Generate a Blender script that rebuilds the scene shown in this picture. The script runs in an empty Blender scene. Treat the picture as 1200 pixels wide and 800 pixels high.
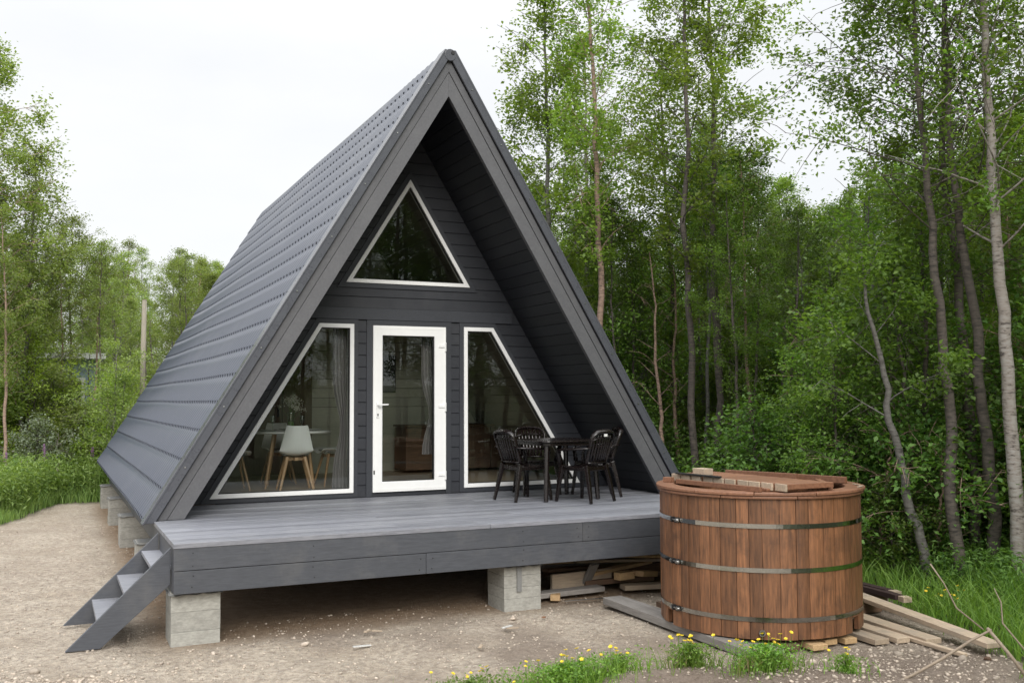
import bpy, bmesh, math, random
import numpy as np
from mathutils import Vector, Matrix
R_ = math.radians
PI = math.pi
random.seed(7)
rng = np.random.default_rng(11)
scene = bpy.context.scene
col = scene.collection

# ------------------------------------------------------------------ materials
def new_mat(name):
    m = bpy.data.materials.new(name); m.use_nodes = True
    nt = m.node_tree; nt.nodes.clear()
    out = nt.nodes.new('ShaderNodeOutputMaterial')
    return m, nt, out

def N(nt, typ, **kw):
    n = nt.nodes.new(typ)
    for k, v in kw.items():
        if k.startswith('i_'):
            n.inputs[k[2:].replace('_', ' ')].default_value = v
        else:
            setattr(n, k, v)
    return n

def L(nt, a, b): nt.links.new(a, b)

def c4(c): return (c[0], c[1], c[2], 1.0)

def surface(name, c1, c2=None, rough=0.6, metal=0.0, scale=(6, 6, 6), noise=8.0, bump=0.15, bdist=0.004,
            island=0.12, spec=0.5, dirt=None, dirt_scale=1.3, dirt_amt=0.4, fine=None, coat=0.0, rvar=0.12):
    """principled with stretched noise colour, per-board variation, large-scale dirt and bump"""
    c2 = c2 or tuple(x * 0.72 for x in c1)
    m, nt, out = new_mat(name)
    tc = N(nt, 'ShaderNodeTexCoord'); mp = N(nt, 'ShaderNodeMapping'); mp.inputs['Scale'].default_value = scale
    L(nt, tc.outputs['Object'], mp.inputs['Vector'])
    geo = N(nt, 'ShaderNodeNewGeometry'); oi = N(nt, 'ShaderNodeObjectInfo')
    add = N(nt, 'ShaderNodeVectorMath', operation='ADD')
    L(nt, mp.outputs[0], add.inputs[0])
    sc = N(nt, 'ShaderNodeVectorMath', operation='SCALE'); sc.inputs[0].default_value = (13.1, 7.7, 19.3)
    su = N(nt, 'ShaderNodeMath', operation='ADD')
    L(nt, geo.outputs['Random Per Island'], su.inputs[0]); L(nt, oi.outputs['Random'], su.inputs[1])
    L(nt, su.outputs[0], sc.inputs['Scale']); L(nt, sc.outputs[0], add.inputs[1])
    nz = N(nt, 'ShaderNodeTexNoise'); nz.inputs['Scale'].default_value = noise; nz.inputs['Detail'].default_value = 6; nz.inputs['Roughness'].default_value = 0.62
    L(nt, add.outputs[0], nz.inputs['Vector'])
    mr = N(nt, 'ShaderNodeMapRange'); mr.inputs[1].default_value = 0.32; mr.inputs[2].default_value = 0.68
    L(nt, nz.outputs['Fac'], mr.inputs[0])
    mix = N(nt, 'ShaderNodeMix', data_type='RGBA'); mix.inputs[6].default_value = c4(c2); mix.inputs[7].default_value = c4(c1)
    L(nt, mr.outputs[0], mix.inputs[0])
    hv = N(nt, 'ShaderNodeHueSaturation')
    vr = N(nt, 'ShaderNodeMapRange'); vr.inputs[3].default_value = 1 - island; vr.inputs[4].default_value = 1 + island
    fr = N(nt, 'ShaderNodeMath', operation='FRACT'); L(nt, su.outputs[0], fr.inputs[0])
    L(nt, fr.outputs[0], vr.inputs[0]); L(nt, vr.outputs[0], hv.inputs['Value']); L(nt, mix.outputs[2], hv.inputs['Color'])
    colour = hv.outputs[0]
    if dirt:
        n2 = N(nt, 'ShaderNodeTexNoise'); n2.inputs['Scale'].default_value = dirt_scale; n2.inputs['Detail'].default_value = 9; n2.inputs['Roughness'].default_value = 0.7
        L(nt, tc.outputs['Object'], n2.inputs['Vector'])
        m2 = N(nt, 'ShaderNodeMapRange'); m2.inputs[1].default_value = 0.5; m2.inputs[2].default_value = 0.72; m2.inputs[4].default_value = dirt_amt
        L(nt, n2.outputs['Fac'], m2.inputs[0])
        mx = N(nt, 'ShaderNodeMix', data_type='RGBA'); mx.inputs[7].default_value = c4(dirt)
        L(nt, m2.outputs[0], mx.inputs[0]); L(nt, colour, mx.inputs[6]); colour = mx.outputs[2]
    p = N(nt, 'ShaderNodeBsdfPrincipled'); p.inputs['Metallic'].default_value = metal
    p.inputs['Specular IOR Level'].default_value = spec; p.inputs['Coat Weight'].default_value = coat
    rr = N(nt, 'ShaderNodeMapRange'); rr.inputs[3].default_value = max(0.03, rough - rvar); rr.inputs[4].default_value = min(1, rough + rvar)
    L(nt, nz.outputs['Fac'], rr.inputs[0]); L(nt, rr.outputs[0], p.inputs['Roughness'])
    L(nt, colour, p.inputs['Base Color'])
    if bump:
        b = N(nt, 'ShaderNodeBump'); b.inputs['Strength'].default_value = bump; b.inputs['Distance'].default_value = bdist
        L(nt, nz.outputs['Fac'], b.inputs['Height']); L(nt, b.outputs[0], p.inputs['Normal'])
    L(nt, p.outputs[0], out.inputs[0])
    return m

def leaf_mat(name, ca, cb, trans=0.35, vmin=0.7, vmax=1.25, tr_gain=1.6):
    m, nt, out = new_mat(name)
    geo = N(nt, 'ShaderNodeNewGeometry'); oi = N(nt, 'ShaderNodeObjectInfo')
    tc = N(nt, 'ShaderNodeTexCoord')
    mix = N(nt, 'ShaderNodeMix', data_type='RGBA'); mix.inputs[6].default_value = c4(ca); mix.inputs[7].default_value = c4(cb)
    nz = N(nt, 'ShaderNodeTexNoise'); nz.inputs['Scale'].default_value = 0.9; nz.inputs['Detail'].default_value = 3
    L(nt, tc.outputs['Object'], nz.inputs['Vector'])
    a = N(nt, 'ShaderNodeMath', operation='ADD'); L(nt, geo.outputs['Random Per Island'], a.inputs[0]); L(nt, nz.outputs['Fac'], a.inputs[1])
    mr = N(nt, 'ShaderNodeMapRange'); mr.inputs[1].default_value = 0.35; mr.inputs[2].default_value = 1.2
    L(nt, a.outputs[0], mr.inputs[0]); L(nt, mr.outputs[0], mix.inputs[0])
    hv = N(nt, 'ShaderNodeHueSaturation')
    vr = N(nt, 'ShaderNodeMapRange'); vr.inputs[3].default_value = vmin; vr.inputs[4].default_value = vmax
    L(nt, oi.outputs['Random'], vr.inputs[0]); L(nt, vr.outputs[0], hv.inputs['Value'])
    hr = N(nt, 'ShaderNodeMapRange'); hr.inputs[3].default_value = 0.485; hr.inputs[4].default_value = 0.51
    L(nt, oi.outputs['Random'], hr.inputs[0]); L(nt, hr.outputs[0], hv.inputs['Hue'])
    L(nt, mix.outputs[2], hv.inputs['Color'])
    p = N(nt, 'ShaderNodeBsdfPrincipled'); p.inputs['Roughness'].default_value = 0.5; p.inputs['Specular IOR Level'].default_value = 0.35
    L(nt, hv.outputs[0], p.inputs['Base Color'])
    t = N(nt, 'ShaderNodeBsdfTranslucent')
    g = N(nt, 'ShaderNodeMix', data_type='RGBA', blend_type='MULTIPLY'); g.inputs[0].default_value = 1; g.inputs[7].default_value = (tr_gain, tr_gain * 1.05, tr_gain * 0.4, 1)
    L(nt, hv.outputs[0], g.inputs[6]); L(nt, g.outputs[2], t.inputs['Color'])
    ms = N(nt, 'ShaderNodeMixShader'); ms.inputs[0].default_value = trans
    L(nt, p.outputs[0], ms.inputs[1]); L(nt, t.outputs[0], ms.inputs[2]); L(nt, ms.outputs[0], out.inputs[0])
    return m

def glass_mat():
    m, nt, out = new_mat('window_glass')
    tr = N(nt, 'ShaderNodeBsdfTransparent'); tr.inputs[0].default_value = (0.94, 0.96, 0.95, 1)
    gl = N(nt, 'ShaderNodeBsdfGlossy'); gl.inputs['Roughness'].default_value = 0.0; gl.inputs[0].default_value = (0.95, 1, 0.98, 1)
    fr = N(nt, 'ShaderNodeFresnel'); fr.inputs[0].default_value = 1.5
    mu = N(nt, 'ShaderNodeMath', operation='MULTIPLY'); mu.inputs[1].default_value = .85; mu.use_clamp = True
    L(nt, fr.outputs[0], mu.inputs[0])
    ms = N(nt, 'ShaderNodeMixShader'); L(nt, mu.outputs[0], ms.inputs[0]); L(nt, tr.outputs[0], ms.inputs[1]); L(nt, gl.outputs[0], ms.inputs[2])
    L(nt, ms.outputs[0], out.inputs[0])
    return m

def clear_glass():
    m, nt, out = new_mat('clear_glass')
    tr = N(nt, 'ShaderNodeBsdfTransparent'); tr.inputs[0].default_value = (0.8, 0.9, 0.84, 1)
    gl = N(nt, 'ShaderNodeBsdfGlossy'); gl.inputs['Roughness'].default_value = 0.03
    ms = N(nt, 'ShaderNodeMixShader'); ms.inputs[0].default_value = 0.22
    L(nt, tr.outputs[0], ms.inputs[1]); L(nt, gl.outputs[0], ms.inputs[2]); L(nt, ms.outputs[0], out.inputs[0])
    return m

M = {}
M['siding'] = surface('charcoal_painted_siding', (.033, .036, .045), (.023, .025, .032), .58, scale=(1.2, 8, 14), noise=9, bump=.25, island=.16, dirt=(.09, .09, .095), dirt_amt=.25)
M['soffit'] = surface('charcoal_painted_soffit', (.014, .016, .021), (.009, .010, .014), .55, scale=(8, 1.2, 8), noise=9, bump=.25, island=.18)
M['trim'] = surface('charcoal_painted_trim', (.039, .042, .051), (.029, .032, .039), .55, scale=(3, 3, 3), noise=14, bump=.2, island=.1)
M['fascia'] = surface('grey_painted_fascia', (.100, .101, .108), (.078, .078, .085), .55, scale=(5, 5, 5), noise=9, bump=.25, island=.08, dirt=(.15, .15, .155), dirt_scale=3.5, dirt_amt=.35)
M['skirt'] = surface('grey_painted_beam', (.072, .077, .090), (.052, .056, .066), .6, scale=(1.0, 5, 9), noise=8, bump=.3, island=.06, dirt=(.15, .145, .14), dirt_scale=2.2, dirt_amt=.35)
M['sideskirt'] = surface('grey_painted_side_beam', (.088, .092, .104), (.062, .065, .075), .6, scale=(5, 1.0, 9), noise=8, bump=.3, island=.12)
M['deck'] = surface('grey_stained_deck', (.235, .24, .268), (.145, .15, .172), .5, scale=(1.0, 9, 9), noise=7, bump=.35, island=.22, dirt=(.30, .30, .31), dirt_scale=1.6, dirt_amt=.4)
M['metal_roof'] = surface('graphite_metal_roof', (.048, .057, .083), (.041, .049, .071), .34, scale=(2, 2, 2), noise=5, bump=.04, island=0, spec=.9, rvar=.05, dirt=(.12, .125, .14), dirt_scale=.8, dirt_amt=.35)
M['flashing'] = surface('graphite_flashing', (.075, .079, .093), (.066, .069, .082), .28, scale=(2, 2, 2), noise=5, bump=.03, island=.0, spec=.7, rvar=.05)
M['white'] = surface('white_upvc', (.86, .86, .85), (.83, .83, .82), .32, scale=(3, 3, 3), noise=4, bump=.02, island=0)
M['rubber'] = surface('black_seal', (.015, .015, .015), rough=.6, bump=0, island=0)
M['plastic'] = surface('dark_brown_plastic', (.010, .0058, .0054), (.007, .004, .0037), .26, scale=(4, 4, 4), noise=6, bump=.05, island=.1, spec=.6)
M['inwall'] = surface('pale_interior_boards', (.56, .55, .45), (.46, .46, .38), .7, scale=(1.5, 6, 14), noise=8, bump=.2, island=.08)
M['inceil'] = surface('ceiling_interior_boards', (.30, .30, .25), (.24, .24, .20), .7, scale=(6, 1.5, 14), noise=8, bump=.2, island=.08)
M['infloor'] = surface('interior_floor_boards', (.48, .38, .28), (.38, .30, .22), .4, scale=(1, 8, 8), noise=8, bump=.1, island=.2)
M['brownwood'] = surface('brown_cabinet_wood', (.14, .085, .04), (.09, .052, .025), .5, scale=(8, 8, 1), noise=7, island=.12)
M['oak'] = surface('light_oak', (.50, .31, .17), (.40, .24, .12), .5, scale=(8, 8, 1.2), noise=7, island=.08, bump=.08)
M['shell'] = surface('pale_grey_chair_shell', (.88, .88, .86), (.85, .85, .83), .42, scale=(2, 2, 2), bump=0, island=.03)
M['tabletop'] = surface('white_table_top', (.88, .88, .86), (.85, .85, .83), .3, scale=(2, 2, 2), bump=0, island=0)
M['china'] = surface('white_china', (.72, .72, .70), rough=.2, bump=0, island=0)
M['cushion'] = surface('grey_seat_cushion', (.24, .24, .23), rough=.8, bump=.1, noise=60)
M['curtain'] = surface('mauve_grey_curtain', (.20, .18, .18), (.16, .145, .145), .85, scale=(2, 2, 2), noise=30, bump=.1, island=0)
M['black'] = surface('matt_black', (.012, .012, .013), rough=.5, bump=0, island=0)
M['gap'] = surface('painted_tooth_shade', (.004, .004, .005), rough=1, bump=0, island=0, spec=0, rvar=0)  # near-black colour for the painted shade of the roof teeth
M['postergrey'] = surface('poster_grey', (.20, .20, .20), (.10, .10, .10), .6, noise=12, bump=0, island=0)
M['glass'] = glass_mat(); M['clear'] = clear_glass()
M['petal_white'] = surface('cream_petals', (.62, .60, .48), rough=.7, bump=0, island=.1)
M['tubwood'] = surface('stained_tub_staves', (.255, .112, .050), (.105, .049, .025), .5, scale=(9, 9, .8), noise=6, bump=.6, bdist=.005, island=.27, dirt=(.055, .028, .018), dirt_scale=4, dirt_amt=.75)
M['tubrim'] = surface('stained_rim_wood', (.26, .125, .070), (.16, .072, .042), .48, scale=(5, 5, 5), noise=8, bump=.3, island=.15)
M['steel'] = surface('polished_steel_band', (.50, .51, .50), (.42, .43, .42), .12, metal=1.0, scale=(4, 4, 20), noise=6, bump=.05, bdist=.001, island=0, rvar=.03)
M['bolt'] = surface('zinc_bolt', (.6, .6, .6), rough=.3, metal=1.0, bump=0, island=.1)
M['newwood'] = surface('fresh_sawn_pine', (.54, .37, .20), (.40, .26, .13), .7, scale=(1, 9, 9), noise=6, bump=.35, island=.14, dirt=(.26, .19, .13), dirt_scale=4, dirt_amt=.5)
M['palewood'] = surface('pale_weathered_pine', (.47, .37, .27), (.33, .26, .19), .75, scale=(1, 9, 9), noise=6, bump=.4, island=.14, dirt=(.22, .20, .18), dirt_scale=3, dirt_amt=.6)
M['greywood'] = surface('grey_weathered_board', (.29, .27, .25), (.19, .175, .16), .8, scale=(1, 9, 9), noise=6, bump=.5, island=.14, dirt=(.12, .10, .09), dirt_scale=3, dirt_amt=.5)
M['brownboard'] = surface('brown_old_board', (.17, .10, .06), (.10, .06, .038), .8, scale=(1, 9, 9), noise=6, bump=.5, island=.2, dirt=(.09, .07, .06), dirt_scale=3, dirt_amt=.5)
M['darkboard'] = surface('dark_purple_stained_board', (.045, .022, .020), (.03, .015, .014), .7, scale=(1, 9, 9), noise=6, bump=.4, island=.1)
M['block'] = surface('pale_grey_pier_block', (.38, .37, .335), (.26, .255, .23), .85, scale=(3, 3, 7), noise=7, bump=.6, bdist=.006, island=.10, dirt=(.20, .19, .17), dirt_scale=4.5, dirt_amt=.65)
M['felt'] = surface('roofing_felt', (.24, .24, .235), (.15, .15, .145), .85, noise=30, bump=.4, island=.1)
M['pole'] = surface('weathered_pole', (.30, .27, .21), (.20, .18, .14), .8, scale=(9, 9, 1), noise=6, bump=.4)
M['facade_blue'] = surface('blue_grey_facade', (.30, .38, .46), (.26, .33, .41), .6, bump=.05)
M['twig'] = surface('dry_branch', (.30, .24, .18), (.19, .15, .11), .8, scale=(6, 6, 6), noise=9, bump=.4)
M['leafR'] = leaf_mat('birch_leaf_dark', (.062, .125, .026), (.165, .255, .055), .42)
M['leafT'] = leaf_mat('birch_leaf_mid', (.095, .165, .034), (.215, .305, .072), .46)
M['leafD'] = leaf_mat('birch_leaf_darkest', (.042, .092, .024), (.115, .190, .046), .38)  # darkest of the birch leaf tones dealt out at random
M['leafL'] = leaf_mat('birch_leaf_hazed', (.105, .165, .048), (.25, .31, .11), .43)  # lighter leaf colour stands in for haze over the left trees
M['leafS'] = leaf_mat('shrub_leaf', (.060, .130, .032), (.150, .255, .060), .38)
M['leafY'] = leaf_mat('lime_leaf', (.17, .26, .045), (.30, .40, .075), .45)
M['leafG'] = leaf_mat('silver_leaf', (.17, .22, .15), (.28, .33, .24), .3)
M['grass'] = leaf_mat('grass_blade', (.070, .165, .028), (.19, .32, .055), .35)
M['grassL'] = leaf_mat('weed_blade', (.10, .19, .045), (.23, .33, .10), .36)
M['straw'] = leaf_mat('straw_blade', (.30, .25, .13), (.42, .35, .20), .2)
M['yellow'] = surface('yellow_petals', (.75, .58, .03), (.65, .45, .02), .6, bump=0, island=.1)
M['purple'] = surface('purple_petals', (.30, .16, .29), (.22, .12, .22), .7, bump=0, island=.15)

def bark_mat(name, ca, cb, cc, marks=True):
    m, nt, out = new_mat(name)
    tc = N(nt, 'ShaderNodeTexCoord'); mp = N(nt, 'ShaderNodeMapping'); mp.inputs['Scale'].default_value = (6, 6, 22)
    oi = N(nt, 'ShaderNodeObjectInfo')
    L(nt, tc.outputs['Object'], mp.inputs['Vector'])
    nz = N(nt, 'ShaderNodeTexNoise'); nz.inputs['Scale'].default_value = 1.6; nz.inputs['Detail'].default_value = 6; nz.inputs['Roughness'].default_value = .65
    L(nt, mp.outputs[0], nz.inputs['Vector'])
    r = N(nt, 'ShaderNodeValToRGB'); L(nt, nz.outputs['Fac'], r.inputs[0])
    r.color_ramp.elements[0].position = .36; r.color_ramp.elements[0].color = c4(cc)
    r.color_ramp.elements[1].position = .62; r.color_ramp.elements[1].color = c4(ca)
    e = r.color_ramp.elements.new(.46); e.color = c4(cb)
    n2 = N(nt, 'ShaderNodeTexNoise'); n2.inputs['Scale'].default_value = 1.1; n2.inputs['Detail'].default_value = 5
    L(nt, tc.outputs['Object'], n2.inputs['Vector'])
    m2 = N(nt, 'ShaderNodeMapRange'); m2.inputs[1].default_value = .45; m2.inputs[2].default_value = .7; m2.inputs[4].default_value = .75
    L(nt, n2.outputs['Fac'], m2.inputs[0])
    mx = N(nt, 'ShaderNodeMix', data_type='RGBA'); mx.inputs[7].default_value = c4(cb)
    L(nt, m2.outputs[0], mx.inputs[0]); L(nt, r.outputs[0], mx.inputs[6])
    p = N(nt, 'ShaderNodeBsdfPrincipled'); p.inputs['Roughness'].default_value = .8
    L(nt, mx.outputs[2], p.inputs['Base Color'])
    b = N(nt, 'ShaderNodeBump'); b.inputs['Strength'].default_value = .5; b.inputs['Distance'].default_value = .01
    L(nt, nz.outputs['Fac'], b.inputs['Height']); L(nt, b.outputs[0], p.inputs['Normal'])
    L(nt, p.outputs[0], out.inputs[0]); return m
M['bark_birch'] = bark_mat('pale_birch_bark', (.38, .355, .33), (.30, .26, .23), (.06, .05, .045))
M['bark_pink'] = bark_mat('pinkish_birch_bark', (.42, .29, .22), (.25, .17, .13), (.09, .07, .06))
M['bark_dark'] = bark_mat('grey_brown_bark', (.15, .125, .105), (.09, .075, .065), (.035, .03, .027))
M['bark_grey'] = bark_mat('lichen_grey_bark', (.21, .20, .185), (.14, .13, .12), (.05, .045, .04))

# ------------------------------------------------------------------ object helpers
def tag(o, label=None, cat=None, group=None, kind=None):
    if label: o['label'] = label
    if cat: o['category'] = cat
    if group: o['group'] = group
    if kind: o['kind'] = kind
    return o

def thing(name, label, cat, loc=(0, 0, 0), group=None):
    o = bpy.data.objects.new(name, None); col.objects.link(o); o.location = loc; o.empty_display_size = .1
    return tag(o, label, cat, group)

def wloc(o):
    v = Vector((0, 0, 0))
    while o is not None:
        v += o.location; o = o.parent
    return v

def link_mesh(name, me, mat, parent=None, loc=None, bevel=0, smooth=False):
    o = bpy.data.objects.new(name, me); col.objects.link(o)
    if mat is not None: me.materials.append(mat)
    if smooth:
        me.polygons.foreach_set('use_smooth', [True] * len(me.polygons))
    if parent is not None: o.parent = parent
    if loc is not None: o.location = loc
    if bevel:
        b = o.modifiers.new('edge', 'BEVEL'); b.width = bevel; b.segments = 2; b.limit_method = 'ANGLE'; b.angle_limit = R_(40)
    return o

class MB:
    def __init__(s): s.v = []; s.f = []
    def add(s, vs, fs):
        n = len(s.v); s.v += [tuple(v) for v in vs]; s.f += [tuple(i + n for i in f) for f in fs]; return s
    def box(s, x0, x1, y0, y1, z0, z1):
        return s.add([(x0, y0, z0), (x1, y0, z0), (x1, y1, z0), (x0, y1, z0), (x0, y0, z1), (x1, y0, z1), (x1, y1, z1), (x0, y1, z1)],
                     [(0, 3, 2, 1), (4, 5, 6, 7), (0, 1, 5, 4), (1, 2, 6, 5), (2, 3, 7, 6), (3, 0, 4, 7)])
    def obox(s, c, size, mat3=None):
        hx, hy, hz = [q / 2 for q in size]; c = Vector(c); vs = []
        for z in (-hz, hz):
            for x, y in ((-hx, -hy), (hx, -hy), (hx, hy), (-hx, hy)):
                p = Vector((x, y, z)); p = (mat3 @ p) if mat3 else p; vs.append(c + p)
        return s.add(vs, [(0, 3, 2, 1), (4, 5, 6, 7), (0, 1, 5, 4), (1, 2, 6, 5), (2, 3, 7, 6), (3, 0, 4, 7)])
    def prism(s, poly, a0, a1, axis='y'):
        """poly in (x,z), extruded along y from a0 to a1"""
        n = len(poly)
        if axis == 'y': vs = [(p[0], a0, p[1]) for p in poly] + [(p[0], a1, p[1]) for p in poly]
        elif axis == 'z': vs = [(p[0], p[1], a0) for p in poly] + [(p[0], p[1], a1) for p in poly]
        else: vs = [(a0, p[0], p[1]) for p in poly] + [(a1, p[0], p[1]) for p in poly]
        fs = [tuple(range(n))[::-1], tuple(range(n, 2 * n))] + [(i, (i + 1) % n, n + (i + 1) % n, n + i) for i in range(n)]
        return s.add(vs, fs)
    def ring(s, outer, inner, y0, y1):
        n = len(outer); vs = []
        for y in (y0, y1):
            vs += [(p[0], y, p[1]) for p in outer]; vs += [(p[0], y, p[1]) for p in inner]
        fs = []
        for i in range(n):
            j = (i + 1) % n
            fs += [(i, j, n + j, n + i), (2 * n + i, 3 * n + i, 3 * n + j, 2 * n + j), (i, 2 * n + i, 2 * n + j, j), (n + i, n + j, 3 * n + j, 3 * n + i)]
        return s.add(vs, fs)
    def tube(s, pts, rad, sides=8, cap=True, sq=(1, 1)):
        pts = [Vector(p) for p in pts]; n = len(pts)
        if not hasattr(rad, '__len__'): rad = [rad] * n
        base = len(s.v); up = None
        for i, p in enumerate(pts):
            d = (pts[min(i + 1, n - 1)] - pts[max(i - 1, 0)]).normalized()
            if up is None:
                up = Vector((0, 0, 1)) if abs(d.z) < .9 else Vector((0, 1, 0))
            a = d.cross(up).normalized(); b = a.cross(d).normalized(); up = b
            for k in range(sides):
                t = 2 * PI * k / sides + PI / sides
                s.v.append(tuple(p + a * math.cos(t) * rad[i] * sq[0] + b * math.sin(t) * rad[i] * sq[1]))
        for i in range(n - 1):
            for k in range(sides):
                k2 = (k + 1) % sides
                s.f.append((base + i * sides + k, base + i * sides + k2, base + (i + 1) * sides + k2, base + (i + 1) * sides + k))
        if cap:
            s.f.append(tuple(base + k for k in range(sides))[::-1]); s.f.append(tuple(base + (n - 1) * sides + k for k in range(sides)))
        return s
    def lathe(s, prof, c=(0, 0, 0), seg=24):
        base = len(s.v); n = len(prof)
        for r, z in prof:
            for k in range(seg):
                t = 2 * PI * k / seg; s.v.append((c[0] + r * math.cos(t), c[1] + r * math.sin(t), c[2] + z))
        for i in range(n - 1):
            for k in range(seg):
                k2 = (k + 1) % seg
                s.f.append((base + i * seg + k, base + i * seg + k2, base + (i + 1) * seg + k2, base + (i + 1) * seg + k))
        s.f.append(tuple(base + k for k in range(seg))[::-1]); s.f.append(tuple(base + (n - 1) * seg + k for k in range(seg)))
        return s
    def build(s, name, mat, parent=None, bevel=0, smooth=False, absolute=True):
        me = bpy.data.meshes.new(name)
        off = wloc(parent) if (parent is not None and absolute) else Vector((0, 0, 0))
        me.from_pydata([(x - off.x, y - off.y, z - off.z) for x, y, z in s.v], [], s.f)
        bm = bmesh.new(); bm.from_mesh(me); bmesh.ops.recalc_face_normals(bm, faces=bm.faces); bm.to_mesh(me); bm.free()
        return link_mesh(name, me, mat, parent, None, bevel, smooth)

def copy_tree(o, parent=None):
    c = o.copy(); col.objects.link(c); c.parent = parent
    for ch in list(o.children): copy_tree(ch, c)
    return c

def offset_poly(poly, d):
    """offset a convex ccw or cw polygon inward by d"""
    n = len(poly); cx = sum(p[0] for p in poly) / n; cz = sum(p[1] for p in poly) / n; ln = []
    for i in range(n):
        a = Vector(poly[i]); b = Vector(poly[(i + 1) % n]); t = (b - a).normalized(); nn = Vector((-t.y, t.x))
        if nn.dot(Vector((cx, cz)) - a) < 0: nn = -nn
        ln.append((a + nn * d, t))
    res = []
    for i in range(n):
        p1, t1 = ln[i - 1]; p2, t2 = ln[i]
        den = t1.x * t2.y - t1.y * t2.x; w = p2 - p1
        u = (w.x * t2.y - w.y * t2.x) / den
        q = p1 + t1 * u; res.append((q.x, q.y))
    return res

def inside(poly, x, z):
    c = False; n = len(poly)
    for i in range(n):
        x1, z1 = poly[i]; x2, z2 = poly[(i + 1) % n]
        if (z1 > z) != (z2 > z) and x < (x2 - x1) * (z - z1) / (z2 - z1) + x1: c = not c
    return c

# ------------------------------------------------------------------ numbers of the cabin (metres, ground at 0)
DK = 0.87                    # deck surface
S = 1.6422                   # slope of the A
D = 1.3676                   # recess of the facade
HI, HB, HO, HM, HL = 4.7785 + DK, 5.065 + DK, 5.225 + DK, 5.385 + DK, 4.815 + DK
LEN = 10.97
CT = 1 / math.sqrt(1 + S * S)     # cos of slope angle: perp = vertical * CT
SEC = math.sqrt(1 + 1 / (S * S))  # slope length per unit of height
FR = -1.764
LW = [(-2.469, .934), (-.741, .934), (-.741, 3.035), (-1.182, 3.035)]
DR = [(-.495, .925), (.490, .925), (.490, 3.025), (-.495, 3.025)]
RW = [(.746, .934), (2.474, .934), (1.170, 3.035), (.746, 3.035)]
TW = [(-.848, 3.56), (.834, 3.56), (0, 4.933)]
OPEN = [LW, DR, RW, TW]

cabin = thing('cabin', 'dark grey A-frame cabin with steep metal roof, white-framed windows and raised front deck', 'cabin', (0, 0, 0))

# --- metal roof sheets (step tile profile as real geometry)
def roof_sheet(side):
    base = HM - .012; zb = .85; total = (base - zb) * SEC; rows = 18; p = total / rows
    ts = []; offs = []
    for r in range(rows):
        for fr in (0.0, .3, .6, .88, .915, .9999):
            ts.append((r + fr) * p); offs.append(.45 + .55 * fr / .915 if fr < .95 else .40)
    ts.append(total); offs.append(1.0)
    ts = np.array(ts); offs = np.array(offs); ts[0] = min(.11, ts[1] - .02)
    wl = .172; ys = np.arange(.02, LEN + .001, wl / 10)
    ph = (ys % wl) / wl
    wave = np.where(ph < .5, np.abs(np.sin(ph / .5 * PI)) ** 1.2, 0) * .020 + .004      # ribs with narrow flats between
    T, Y = np.meshgrid(ts, ys, indexing='ij'); O = offs[:, None] * wave[None, :] + .006 * np.sin(Y * 1.1 + 1.0)
    frac = ((ts / p) % 1.0)
    # direction down slope and outward normal
    dx, dz = side / (S * SEC), -1 / SEC
    nx, nz = side / SEC, 1 / (S * SEC)
    X = dx * T + nx * O; Z = base + dz * T + nz * O
    nt_, ny = T.shape
    V = np.stack([X, Y, Z], -1).reshape(-1, 3)
    i = np.arange(nt_ - 1)[:, None] * ny + np.arange(ny - 1)[None, :]
    F = np.stack([i, i + 1, i + ny + 1, i + ny], -1).reshape(-1, 4)
    if side < 0: F = F[:, ::-1]
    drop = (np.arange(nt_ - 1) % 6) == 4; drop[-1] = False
    hump = (ph[:-1] > .08) & (ph[:-1] < .44)  # rib ends get black faces standing in for the shade below each step
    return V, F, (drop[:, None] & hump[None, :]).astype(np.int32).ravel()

def np_mesh(name, V, F, smooth=False):
    me = bpy.data.meshes.new(name); k = F.shape[1]
    me.vertices.add(len(V)); me.vertices.foreach_set('co', np.ascontiguousarray(V, dtype=np.float32).ravel())
    me.loops.add(F.size); me.loops.foreach_set('vertex_index', np.ascontiguousarray(F, dtype=np.int32).ravel())
    me.polygons.add(len(F)); me.polygons.foreach_set('loop_start', np.arange(0, F.size, k, dtype=np.int32))
    if smooth: me.polygons.foreach_set('use_smooth', np.ones(len(F), dtype=bool))
    me.update(calc_edges=True); return me

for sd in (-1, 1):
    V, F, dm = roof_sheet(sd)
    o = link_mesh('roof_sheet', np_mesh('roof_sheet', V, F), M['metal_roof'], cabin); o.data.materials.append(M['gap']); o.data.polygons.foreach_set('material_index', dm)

def slab(side, ho, hi, y0, y1, zb, name, mat, **kw):
    """parallelogram band between two A lines"""
    cl_ = .10 if name == 'roof' else 0
    poly = [(0, ho - cl_), (side * cl_ / S, ho - cl_), (side * (ho - zb) / S, zb)] if cl_ else [(0, ho), (side * (ho - zb) / S, zb)]
    poly += [(side * (hi - zb) / S, zb), (0, hi)]
    _ = [(0, ho), (side * (ho - zb) / S, zb), (side * (hi - zb) / S, zb), (0, hi)]
    return MB().prism(poly, y0, y1).build(name, mat, cabin, **kw)

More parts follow.
